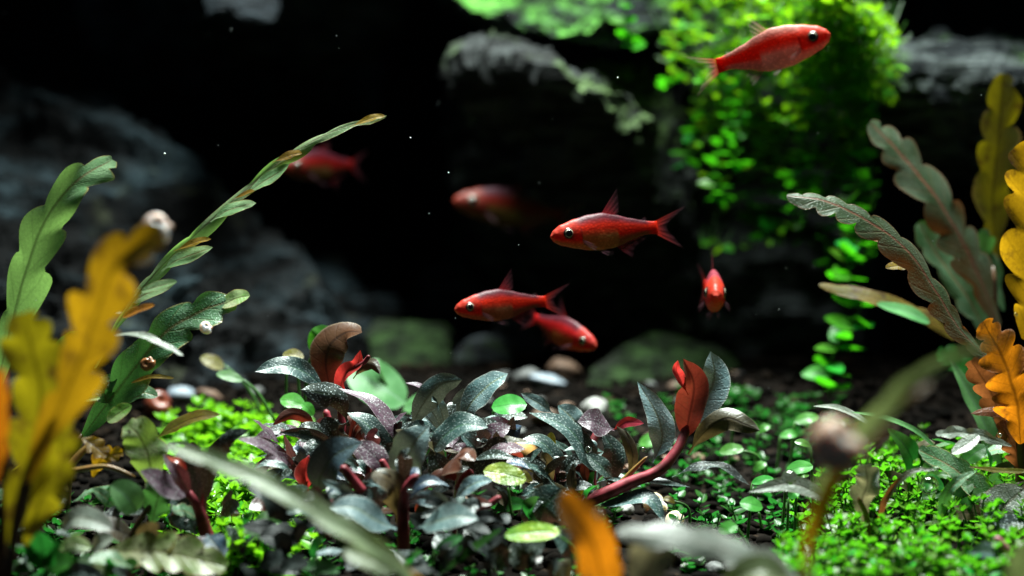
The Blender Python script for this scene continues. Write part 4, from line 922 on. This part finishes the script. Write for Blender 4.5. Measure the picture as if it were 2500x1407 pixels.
H7 = thing('lobed_leaf_plant', 'blurred pale olive lobed leaf slanting across the dark central plant', 'plant', (1040, 1450, 23.2), 'lobed-leaf plants')
tube('stem', H7, [(1090, 1500, 23.2), (1020, 1420, 23.2), (960, 1375, 23.2)], 14, 10, M['yellowstem'])
leaf(H7, [(1060, 1460, 23.2), (960, 1370, 23.1), (830, 1285, 23.0), (700, 1205, 23.0), (560, 1140, 23.1), (400, 1085, 23.2)], 100, M['strap'], shape='hyg', lobes=6, nd=.45, sweep=.8, sl=.8, sr=.8, roll=5)
leaf(H7, [(960, 1400, 23.1), (900, 1365, 23.1), (838, 1345, 23.1)], 64, M['strap'], shape='oval', name='leaf_lobe')

H8 = thing('lobed_leaf_plant', 'blurred grey lobed leaf with a bright orange leaf beside it, under the red-stemmed plant', 'plant', (1600, 1470, 23.1), 'lobed-leaf plants')
tube('stem', H8, [(1480, 1480, 23.2), (1470, 1440, 23.2)], 10, 10, M['yellowstem'])
leaf(H8, [(1480, 1500, 23.3), (1468, 1400, 23.2), (1440, 1310, 23.1), (1372, 1205, 23.1)], 120, M['horange'], shape='hyg', lobes=2, nd=.12, roll=-5)
leaf(H8, [(2050, 1500, 22.9), (1900, 1400, 22.9), (1780, 1345, 22.9), (1650, 1310, 22.9), (1505, 1298, 23.0)], 120, M['hgrey'], shape='hyg', lobes=4, nd=.45, sweep=.3, fold=-.1)
leaf(H8, [(1600, 1310, 23.0), (1590, 1360, 23.0), (1550, 1430, 23.0)], 110, M['hgrey'], shape='oval', name='leaf_lobe')
leaf(H8, [(1760, 1440, 22.6), (1850, 1395, 22.5), (1930, 1420, 22.5)], 90, M['strap'], shape='oval', name='leaf_lobe')

E = thing('lobed_leaf_plant', 'low grey-brown sprawling leaves rising out of the bright green carpet', 'plant', (2120, 1290, 28.2), 'lobed-leaf plants')
tube('stem', E, [(2120, 1310, 28.2), (2115, 1260, 28.1), (2095, 1215, 28)], 8, 6, M['goldstem'])
leaf(E, [(2035, 1240, 28), (1985, 1200, 28), (1920, 1182, 28), (1826, 1202, 28)], 42, M['hgrey'], shape='buce', roll=-15)
leaf(E, [(2110, 1275, 28.2), (2105, 1220, 28.1), (2118, 1180, 28), (2112, 1135, 28)], 80, M['hgrey'], shape='hyg', lobes=4, nd=.35)
leaf(E, [(2145, 1275, 28.3), (2165, 1215, 28.2), (2220, 1155, 28.1), (2292, 1146, 28)], 17, M['hrust'], shape='blade')
leaf(E, [(2295, 1270, 28.4), (2310, 1210, 28.3), (2340, 1175, 28.2), (2386, 1148, 28.1)], 28, M['hdeep'], shape='blade')
leaf(E, [(2460, 1260, 29.6), (2390, 1200, 29.5), (2330, 1145, 29.4), (2242, 1098, 29.3)], 90, M['hdeep'], shape='hyg', lobes=4, nd=.3)
leaf(E, [(2470, 1090, 29), (2400, 1066, 28.9), (2345, 1056, 28.8), (2284, 1060, 28.7)], 40, M['hgrey'], shape='hyg', lobes=3, nd=.5, roll=-20)
leaf(E, [(2390, 1062, 28.8), (2360, 1085, 28.7), (2324, 1108, 28.6)], 36, M['hgrey'], shape='oval', name='leaf_lobe')
leaf(E, [(2430, 1290, 29), (2450, 1240, 29), (2500, 1195, 29)], 110, M['hgrey'], shape='oval')
leaf(E, [(2500, 1270, 28.4), (2450, 1280, 28.3), (2400, 1260, 28.2)], 60, M['dark'], shape='oval')
leaf(E, [(2080, 1290, 28.4), (2050, 1270, 28.4), (2010, 1280, 28.4)], 50, M['hgrey'], shape='hyg', lobes=3)
leaf(E, [(2520, 1150, 29.6), (2450, 1150, 29.5), (2365, 1140, 29.4)], 16, M['hyg'], shape='blade')
understory(E, 12, 2200, 2520, 1080, 1260, 29, 31, ['hdeep', 'dkgreen', 'olive', 'dkgreen'], w=(26, 56), ln=(70, 130), shape=['oval', 'hyg', 'buce'])
E2 = thing('grass_plant', 'plant of long narrow arching green blades behind the carpet', 'plant', (2240, 1210, 31.5))
leaf(E2, [(2245, 1230, 31.2), (2235, 1150, 31.1), (2210, 1090, 31), (2165, 1045, 31)], 56, M['dkgreen'], shape='blade')
leaf(E2, [(2300, 1110, 30.8), (2240, 1055, 30.6), (2160, 1020, 30.5), (2075, 1006, 30.4)], 16, M['palegreen'], shape='blade')
leaf(E2, [(2140, 1050, 30.6), (2090, 1015, 30.5), (2040, 995, 30.4), (1985, 992, 30.3)], 18, M['hgrey'], shape='blade')
leaf(E2, [(2240, 1160, 31.5), (2300, 1120, 31.6), (2190, 1120, 31.6)], 20, M['dkgreen'], shape='blade')
E3 = thing('red_sprout', 'small sprout with a pink rolled tip and one grey leaf in the carpet corner', 'plant', (2470, 1420, 26.4))
tube('rolled_leaf', E3, [(2475, 1400, 26.3), (2458, 1345, 26.3), (2430, 1310, 26.3)], 12, 8, M['pinkstem'])
leaf(E3, [(2470, 1405, 26.4), (2440, 1360, 26.3), (2405, 1345, 26.2), (2362, 1350, 26.1)], 46, M['pale'], roll=-20)
leaf(E3, [(2500, 1480, 21.5), (2500, 1400, 21.5), (2530, 1310, 21.5)], 90, M['strap'], shape='oval', name='leaf')

# ------------------------------------------------------------------ round-leaved green sprouts
def sprout(label, items, base, mat='green', group='round-leaved green sprouts', wob=0):
    t = thing('round_leaf_sprout', label, 'plant', base, group)
    for stem, (x0, y0, x1, y1, w), d in items:
        if not stem:
            xg = x0 + (x0 - x1) * .25; yg = 703.5 - (gz(d) - .1) * F / d
            stem = [(xg, max(yg, y0 + 10)), (x0 * .6 + xg * .4, (y0 + max(yg, y0 + 10)) / 2), (x0, y0)]
        tube('stem', t, [(q[0], q[1], d + .05) for q in stem], 4, 3.2, M['greenstem'], n=10, k=6)
        leaf(t, [(x0, y0, d), ((x0 + x1) / 2, (y0 + y1) / 2 - 3, d - .03), (x1, y1, d)], w, M[mat], shape='oval', fold=.08, n=16)
    return t


sprout('round bright green leaf on a thin stalk behind the brown-red leaf', [([(742, 1000), (752, 900), (768, 850)], (762, 862, 800, 796, 62), 31.6)], (742, 1010, 31.6))
sprout('yellow-green leaf pair on a stalk beside the silver drooping leaf', [([(735, 1010), (728, 930), (722, 880)], (690, 866, 742, 872, 34), 31.8), (None, (700, 885, 745, 892, 26), 31.9)], (735, 1020, 31.8), 'hyg')
sprout('oval green leaf under the silver drooping leaf', [([(760, 1050), (745, 1000), (738, 985)], (684, 975, 744, 990, 48), 31), (None, (738, 985, 765, 1015, 30), 31)], (760, 1060, 31))
sprout('plump bean-shaped green leaf beside the dotted silver leaf', [([(1200, 1060), (1205, 1000)], (1200, 995, 1286, 988, 62), 30.4)], (1200, 1070, 30.4))
sprout('slanting stalk with a pale green leaf above the pebbles', [([(672, 1030), (630, 960), (590, 925)], (528, 912, 592, 930, 32), 32.5)], (672, 1040, 32.5), 'palegreen')
sprout('blurred olive yellow leaf hovering before the slate slab', [([(640, 1010), (600, 940), (545, 890)], (490, 872, 546, 900, 38), 34)], (640, 1020, 34), 'hyg')
sprout('large pale green leaf blurred behind the forked red leaf', [([(960, 1060), (940, 1010)], (850, 900, 990, 985, 125), 34), (None, (985, 1000, 1080, 970, 60), 33.5), ([(1000, 1010), (950, 950), (920, 895)], (905, 880, 940, 900, 22), 34)], (960, 1070, 34), 'palegreen')
sprout('bright oval leaf on a bent stalk near the red stem', [([(1870, 1170), (1850, 1115), (1810, 1100)], (1756, 1105, 1815, 1095, 34), 31.8), (None, (1870, 1130, 1840, 1150, 24), 31.8)], (1870, 1180, 31.8), 'green')
sprout('round green leaf at the edge of the carpet beside dark soil', [([(1860, 1290), (1852, 1250)], (1806, 1228, 1862, 1240, 42), 28.6)], (1860, 1300, 28.6))
sprout('green leaf bending over the white pebble', [([(1830, 1335), (1800, 1292), (1785, 1285)], (1755, 1298, 1800, 1284, 36), 27.8)], (1830, 1340, 27.8))
sprout('thin curved green stalk arching over the cream snail shells', [([(1684, 1290), (1680, 1240), (1640, 1222)], (1620, 1216, 1648, 1228, 18), 29.2)], (1684, 1300, 29.2), 'hyg')
sprout('cluster of dim green leaves behind the arching brown leaf', [(None, (1790, 1030, 1850, 1042, 26), 33), (None, (1560, 1085, 1620, 1070, 40), 33), (None, (1610, 1060, 1640, 1020, 30), 33.5), (None, (1940, 1030, 2000, 1020, 34), 33), (None, (1905, 1065, 1950, 1060, 26), 33), (None, (1850, 1055, 1880, 1040, 22), 33.2)], (1780, 1110, 33), 'green')
sprout('cluster of green leaves under the brown curved leaf by the air bubble', [(None, (1920, 1150, 1985, 1138, 40), 29.4), (None, (1835, 1180, 1890, 1170, 26), 29.3), (None, (1945, 1166, 1975, 1160, 18), 29.3), (None, (1980, 1090, 1940, 1078, 22), 29.8), (None, (1925, 1215, 1950, 1200, 30), 29)], (1930, 1220, 29.4))
sprout('glossy green leaves under the grey arched leaf by the tank side', [(None, (2350, 1130, 2410, 1090, 46), 30.2), (None, (2250, 1215, 2300, 1205, 30), 29.5), (None, (2250, 1170, 2305, 1190, 44), 29.6), (None, (2330, 1210, 2375, 1180, 40), 29.4), (None, (2345, 1260, 2370, 1215, 34), 29), (None, (2360, 1225, 2405, 1200, 36), 29.3)], (2330, 1260, 29.6), 'dkgreen')
sprout('yellow-green drooping leaf on a curved stalk beside the orange leaf', [([(1415, 1400), (1400, 1340), (1360, 1305)], (1232, 1308, 1368, 1298, 56), 26.6)], (1415, 1410, 26.6), 'lime')
sprout('lime green mosaic-patterned leaf between the dark and silver plants', [([(1250, 1260), (1240, 1190)], (1180, 1150, 1285, 1172, 64), 28.4)], (1250, 1270, 28.4), 'lime')
sprout('dark green blades crossing under the pale front leaf', [(None, (1075, 1400, 1225, 1290, 22), 26.3), (None, (1080, 1360, 1180, 1330, 26), 26.5), (None, (1060, 1345, 1130, 1310, 30), 26.7)], (1090, 1410, 26.4), 'dkgreen')
sprout('tiny green upright leaf strip among the silver leaf stalks', [(None, (1342, 1120, 1346, 1055, 26), 30.2), (None, (1300, 1180, 1260, 1145, 24), 30), (None, (1440, 1175, 1420, 1210, 26), 30.1)], (1345, 1190, 30.2), 'hyg')

# ------------------------------------------------------------------ carpet plants
def small_leaf_mesh(name, mat, n=5, cup=.25, wd=.36):
    vs, fs, uv = [], [], []
    us = [-1, -.5, 0, .5, 1]
    for i in range(n + 1):
        t = i / n; e = max(.12, math.sin(math.pi * min(1, .08 + .92 * t) ** .8) ** .6) if t < 1 else .18
        for u in us:
            vs.append((u * wd * e, t - .0, cup * (u * u * .25 * e + (t - .45) ** 2 * .35))); uv.append((u * .5 + .5, t))
    for i in range(n):
        for j in range(4): fs.append((i * 5 + j, i * 5 + j + 1, (i + 1) * 5 + j + 1, (i + 1) * 5 + j))
    m = bpy.data.meshes.new(name); m.from_pydata(vs, [], fs); m.polygons.foreach_set('use_smooth', [True] * len(fs)); m.materials.append(mat)
    l = m.uv_layers.new(name='UVMap')
    for p in m.polygons:
        for li in p.loop_indices: l.data[li].uv = uv[m.loops[li].vertex_index]
    return m, vs, fs, uv


def leaf_frame(p, dirv, size, roll=0.):
    d = dirv.normalized(); up = Vector((0, 0, 1)); s = d.cross(up)
    if s.length < .05: s = Vector((1, 0, 0))
    s.normalize(); nrm = s.cross(d)
    m = Matrix((s, d, nrm)).transposed().to_4x4()
    return Matrix.Translation(p) @ m @ Matrix.Rotation(roll, 4, 'Y') @ Matrix.Scale(size, 4)


def leafy(root, mats, mat, stems, stemmat_, limit=300, score=None, wd=.36):
    """root: Empty; mats: list of leaf matrices (world); the best `limit` become parts, the rest one stuff part"""
    me, vs, fs, uv = small_leaf_mesh('leaf', mat, wd=wd)
    base = root.location
    order = sorted(range(len(mats)), key=lambda i: score(mats[i]) if score else mats[i].translation.y)
    for i in order[:limit]:
        o = bpy.data.objects.new('leaf', me); C.objects.link(o); o.parent = root
        mm = mats[i].copy(); mm.translation = mm.translation - base; o.matrix_basis = mm
    rest = order[limit:]
    if rest:
        v, f, u2 = [], [], []
        for i in rest:
            b0 = len(v); v += [mats[i] @ Vector(q) for q in vs]; f += [tuple(k + b0 for k in q) for q in fs]; u2 += uv
        o = mesh('foliage', v, f, mat, root, u2); o['kind'] = 'stuff'
    if stems:
        v, f = [], []
        for a, b, r in stems:
            T = (b - a).normalized(); A_ = T.cross(Vector((.3, 1, .1))).normalized(); B_ = T.cross(A_); b0 = len(v)
            for q in (a, b):
                for j in range(5):
                    an = j * 6.283 / 5; v.append(q + (A_ * math.cos(an) + B_ * math.sin(an)) * r)
            f += [(b0 + j, b0 + (j + 1) % 5, b0 + 5 + (j + 1) % 5, b0 + 5 + j) for j in range(5)]
        o = mesh('runners', v, f, stemmat_, root); o['kind'] = 'stuff'


def carpet(label, base, region, nsprig, seed, size=(.16, .24), mat='carpet', hmax=.55, hump=.3):
    r = random.Random(seed); t = thing('carpet_plant', label, 'plant', base); ms, st = [], []
    k = 0; tries = 0
    while k < nsprig and tries < nsprig * 60:
        tries += 1
        x = r.uniform(region[0], region[1]); d = r.uniform(region[2], region[3])
        wx = P(x, 700, d).x; e = region[4](x, d)
        if e <= 0 or r.random() > min(1, e * 2.5): continue
        k += 1
        z = ground(wx, d) + hump * min(1, e) * (.75 + .5 * noise.noise(Vector((wx * .9, d * .9, seed))))
        p0 = Vector((wx, d, z - .1)); lean = Vector((r.gauss(0, .35), r.gauss(-.12, .35), 1)).normalized(); h = r.uniform(.25, hmax)
        st.append((p0, p0 + lean * h, .014))
        nl = r.randint(2, 3); a0 = r.uniform(0, 3.14)
        for i in range(nl):
            q = p0 + lean * (h * (i + 1) / nl); a = a0 + i * 1.57
            for s in (0, math.pi):
                el = .25 + .55 * (i / nl) + r.uniform(-.25, .25)
                dv = Vector((math.cos(a + s) * math.cos(el), math.sin(a + s) * math.cos(el), math.sin(el)))
                sz = r.uniform(*size) * (1 - .25 * (i == nl - 1)); ms.append(leaf_frame(q, dv, sz, r.uniform(-.4, .4)))
        q = p0 + lean * h
        for s in range(2):
            a = a0 + s * 3.14 + .8; dv = Vector((math.cos(a) * .5, math.sin(a) * .5, .8)); ms.append(leaf_frame(q, dv, size[0] * .8, 0))
    leafy(t, ms, M[mat], st, M['greenstem'], score=lambda m: m.translation.y - 3 * (m.translation.z - gz(m.translation.y)))
    return t


def edge_right(x, d):
    y0 = 2040 - (33 - d) * 32
    return min((x - y0) / 160, (34 - d) / 2.2, 1.2) if x > y0 else 0


def edge_left(x, d):
    c = 600; wdt = 160 + (d - 28) * 6
    return 1.1 - abs(x - c) / wdt - max(0, (d - 35.5)) * .3


carpet('low bright green carpet of tiny paired leaves spreading over the soil under the peach snail', (2250, 1330, 28), (1780, 2640, 25.3, 33.5, edge_right), 620, 11, hmax=.75, hump=.45)
carpet('bright yellow-green carpet patch between the spotted leaves and the dark plant', (590, 1200, 30), (380, 800, 27.4, 35, edge_left), 330, 12, size=(.2, .38), hmax=.65, hump=.4, mat='carpet_yellowish')

def edge_mid(x, d):
    return .55 - .5 * abs(noise.noise(Vector((x * .012, d * .8, 5)))) if x > 1640 or d < 29 else .12


carpet('sparse dark green ground cover on the bare soil beside the red-stemmed plant', (1760, 1200, 31), (1480, 2080, 28, 37, edge_mid), 190, 13, size=(.12, .28), hmax=.5, hump=.05, mat='dkgreen')
carpet('dark green ground cover filling the shade among the spotted leaves', (230, 1330, 28), (-60, 480, 26.4, 31.5, lambda x, d: .5), 95, 14, size=(.14, .3), hmax=.5, hump=.05, mat='dkgreen')
carpet('sparse deep green ground cover at the foot of the dense dark plant', (950, 1370, 28), (560, 1500, 26.6, 32, lambda x, d: .5), 120, 15, size=(.12, .24), hmax=.4, hump=.05, mat='dkgreen')

# ------------------------------------------------------------------ creeping plant over the cliff
CR = thing('creeping_plant', 'thick mound of bright yellow-green creeper spilling over the rock top', 'plant', (1950, 120, 40))
r = random.Random(21); ms, st = [], []
for k in range(2500):
    u = r.random()
    if k < 1400: x, y = r.gauss(2055, 80), r.gauss(85, 105); dd = 37.3 + r.uniform(-1.2, 1.5) + max(0, y) * .004
    elif k < 1900: x, y = 2010 - 390 * r.random() ** 1.5, -60 + 250 * r.random() ** 1.3 ; dd = 39.5 + r.uniform(-1, 1.5)
    else:
        y = 120 + min(480, r.expovariate(1 / 130)); x = r.gauss(r.choice([1745, 1770, 1830, 1905, 1960, 2020, 2090, 2100]), 18 + 14 * r.random()); dd = 40 + r.uniform(-1.4, .8)
    if x > 2195 or (x > 2120 and y > 245) or (x < 1600): continue
    if x > 2080 and y < (x - 2080) * .9 - 20: continue
    p = P(x, y, dd)
    a = r.uniform(0, 6.28); el = r.uniform(-.5, .9)
    dv = Vector((math.cos(a) * math.cos(el), math.sin(a) * math.cos(el) - .25, math.sin(el)))
    sz = r.choice([r.uniform(.13, .24), r.uniform(.2, .36)])
    ms.append(leaf_frame(p, dv, sz, r.uniform(-.6, .6)))
    ms.append(leaf_frame(p, Vector((-dv.x, -dv.y * .6 - .2, dv.z)), sz * .9, r.uniform(-.6, .6)))
    if r.random() < .6: st.append((p, p + Vector((r.uniform(-.4, .4), r.uniform(-.1, .5), r.uniform(.1, .9))), .016))
leafy(CR, ms, M['creeper'], st, M['greenstem'], wd=.3)


def vine(label, pts, n, size, seed, dens=1):
    r = random.Random(seed); t = thing('trailing_vine', label, 'plant', pts[0], 'vines trailing down from the creeping plant')
    sp = spline([P(*q) for q in pts], 40); tube('stem', t, [tuple(q) for q in sp[::3]] + [tuple(sp[-1])], .022, .014, M['greenstem'], n=40, k=5, world=True)
    ms = []
    for i in range(n):
        q = sp[int((i + .5) / n * 39)]; a = i * 1.57 + r.uniform(-.5, .5)
        for s in (0, math.pi):
            dv = Vector((math.cos(a + s), math.sin(a + s) * .7 - .15, r.uniform(-.35, .5)))
            ms.append(leaf_frame(q, dv, size * (.75 + .7 * i / n) * r.uniform(.7, 1.25), r.uniform(-.8, .8)))
    leafy(t, ms, M['vine'], None, None); return t


vine('longest vine of round green leaves trailing down past the arching grey leaf', [(2060, 230, 38), (2110, 380, 37.5), (2070, 500, 37), (2100, 590, 36.5), (2060, 650, 36.2), (2100, 760, 36), (2035, 860, 35.8), (2025, 970, 35.6)], 26, .42, 31)
vine('vine hanging beside the longest one with dense small leaves', [(2110, 200, 39), (2100, 330, 38.8), (2050, 440, 38.5), (2110, 480, 38.3), (2040, 570, 38)], 18, .34, 32)
vine('thin vine hanging down in the shade behind the bright fish', [(1900, 180, 40), (1895, 320, 39.8), (1890, 470, 39.6), (1870, 600, 39.5)], 11, .34, 33)
vine('short vine at the edge of the shaded creeper beside the cave boulder', [(1720, 120, 40), (1705, 260, 39.8), (1690, 350, 39.7), (1672, 415, 39.6)], 8, .34, 34)
vine('little vine hanging in front of the algae-coated rock ledge', [(1545, -40, 38.5), (1525, 40, 38.4), (1535, 85, 38.3), (1555, 125, 38.3)], 6, .3, 35)
vine('stray sprig curling out towards the cave beside the bright fish tail', [(1690, 130, 39), (1660, 190, 38.9), (1625, 205, 38.8), (1605, 225, 38.8)], 4, .26, 36)
for k, (x, y1, lab) in enumerate([(1760, 520, 'slender vine beside the cave boulder, second from it'), (1800, 430, 'short dense vine under the bright fish tail'), (1945, 560, 'dark vine hanging under the belly of the bright fish'),
                                  (1990, 500, 'dark vine between the bright fish and the longest vine'), (2030, 690, 'long dark vine close behind the longest one'), (2120, 640, 'vine hanging next to the grey ridge')]):
    vine(lab, [(x, 150, 38.8), (x + 12, 150 + (y1 - 150) * .4, 38.6), (x - 14, 150 + (y1 - 150) * .75, 38.4), (x + 5, y1, 38.3)], 14, .25, 50 + k)
vine('dim vine hanging deep in the shade of the cliff', [(1830, 200, 41), (1850, 330, 41), (1830, 460, 41), (1850, 560, 41)], 9, .4, 37)

# ------------------------------------------------------------------ snails
def snail(label, pos, r, mat, axis=(0, -1, .15), turns=2.4, flat=.9, cone=.0, body=True, spin=0., glob=True):
    if not body: pos = (pos[0], pos[1], snap(pos[0], pos[1] + r * .7))
    d = pos[2]; R0 = r * d / F; c = P(*pos)
    t = thing('snail', label, 'snail', c)
    ax = Vector(axis).normalized(); a1 = ax.cross(Vector((.2, .1, 1))).normalized(); a2 = ax.cross(a1)
    v, f, uv = [], [], []; n, k = 70, 14
    for i in range(n):
        s = i / (n - 1); th = spin + s * turns * 6.283; rad = R0 * (.1 + .9 * s ** 1.35); tr = rad * (.52 if glob else .46)
        cd = a1 * math.cos(th) + a2 * math.sin(th); ctr = cd * (rad * (.49 if glob else .56)) - ax * (cone * R0 * (s - .5))
        for j in range(k):
            b = 6.283 * j / k; v.append(c + ctr + cd * (math.cos(b) * tr) + ax * (math.sin(b) * tr * flat * 1.15)); uv.append((j / k, s))
    for i in range(n - 1):
        for j in range(k): f.append((i * k + j, i * k + (j + 1) % k, (i + 1) * k + (j + 1) % k, (i + 1) * k + j))
    f.append(tuple((n - 1) * k + j for j in range(k)))
    mesh('shell', v, f, M[mat], t, uv)
    if body:
        end = c + (a1 * math.cos(spin + turns * 6.283) + a2 * math.sin(spin + turns * 6.283)) * (R0 * .56)
        dirv = (a2 * math.cos(spin + turns * 6.283) - a1 * math.sin(spin + turns * 6.283))
        tube('foot', t, [tuple(end - dirv * R0 * .1), tuple(end + dirv * R0 * .3), tuple(end + dirv * R0 * .6)], R0 * .3, R0 * .18, M['snailbody'], n=8, k=8, world=True)
    return t


snail('pink-white blurred snail on top of the mustard yellow leaf', (384, 548, 24), 44, 'shellpink', axis=(.25, -.8, .5), flat=1.3, cone=.5)
snail('tiny pale snail at the edge of the lobed green leaf', (503, 797, 28.7), 19, 'shellpink', axis=(.3, -.8, .4), flat=1.2, cone=.4)
snail('small rust brown coiled snail flat on the lobed green leaf', (358, 888, 28.7), 22, 'shellrust', axis=(0, -1, .1), spin=1.2, glob=False)
snail('large blurred peach snail on the leaning mustard stalk', (2045, 1072, 19.6), 78, 'shellpeach', axis=(.5, -.7, .5), flat=1.35, cone=.5)
snail('cream snail shell with a rust-coloured centre on the soil', (1650, 1268, 29.1), 34, 'shellwhite', axis=(-.2, -.8, .5), flat=1.2, cone=.8, body=False)
snail('cream snail shell lying half under the dotted dark leaf', (1602, 1225, 29.9), 36, 'shellwhite', axis=(.4, -.6, .6), flat=1.2, cone=.6, body=False)
snail('dark red snail shell beside the pale bluish pebble', (390, 985, 33.5), 46, 'shellred', axis=(.3, -.7, .4), flat=1.4, cone=.4, body=False)

# ------------------------------------------------------------------ air bubbles and drifting specks
def bubble(label, x, y, d, r, group=None):
    bm = bmesh.new(); bmesh.ops.create_uvsphere(bm, u_segments=24, v_segments=16, radius=r * d / F)
    me = bpy.data.meshes.new('air_bubble'); bm.to_mesh(me); bm.free(); me.polygons.foreach_set('use_smooth', [True] * len(me.polygons)); me.materials.append(M['bubble'])
    o = bpy.data.objects.new('air_bubble', me); C.objects.link(o); o.location = P(x, y, d); tag(o, label, 'bubble', group)


bubble('shiny air bubble resting on the brown curved leaf', 1928, 1166, 27.8, 19)
bubble('blurred air bubble on the pale olive slanting leaf', 750, 1217, 22.4, 11)
bubble('blurred air bubble beside the orange leaf', 1462, 1256, 22.4, 12)
bubble('small air bubble in the yellow-green carpet patch', 532, 1254, 28, 8)
bubble('tiny air bubble on the red shoot', 1001, 1197, 26.8, 6)
bubble('yellow-rimmed air bubble under the grey blade beside the carpet', 2268, 1185, 28.8, 24)
for x, y, d, rr in [(2312, 1342, 26.6, 13), (2228, 1318, 27, 9), (2335, 1395, 26, 7), (2250, 1145, 28, 6), (2440, 1063, 28.5, 6), (2480, 768, 28.5, 5), (1570, 1097, 29.5, 6), (1437, 1097, 29.4, 8)]:
    bubble('small clear air bubble among the green carpet and leaves', x, y, d, rr, 'small air bubbles')
r = random.Random(77); v, f = [], []
vs, fs = ico(1, 3, 1)
for k in range(45):
    x, y, d = r.uniform(0, 2500), r.uniform(0, 1000), r.choice([r.uniform(28, 32), r.uniform(24, 38)]); c = P(x, y, d); s = r.choice([.5, .6, .8]) * d / F; b0 = len(v)
    v += [c + q * s for q in vs]; f += [tuple(i + b0 for i in q) for q in fs]
for x, y, d, q_ in [(402, 376, 30, 3), (1508, 190, 30, 2), (1002, 337, 30, 2), (1095, 422, 30, 2)]:
    c = P(x, y, d); s = q_ * d / F; b0 = len(v); v += [c + q * s for q in vs]; f += [tuple(i + b0 for i in q) for q in fs]
o = mesh('suspended_specks', v, f, M['speck']); tag(o, 'tiny white specks drifting in the water', 'specks', kind='stuff')
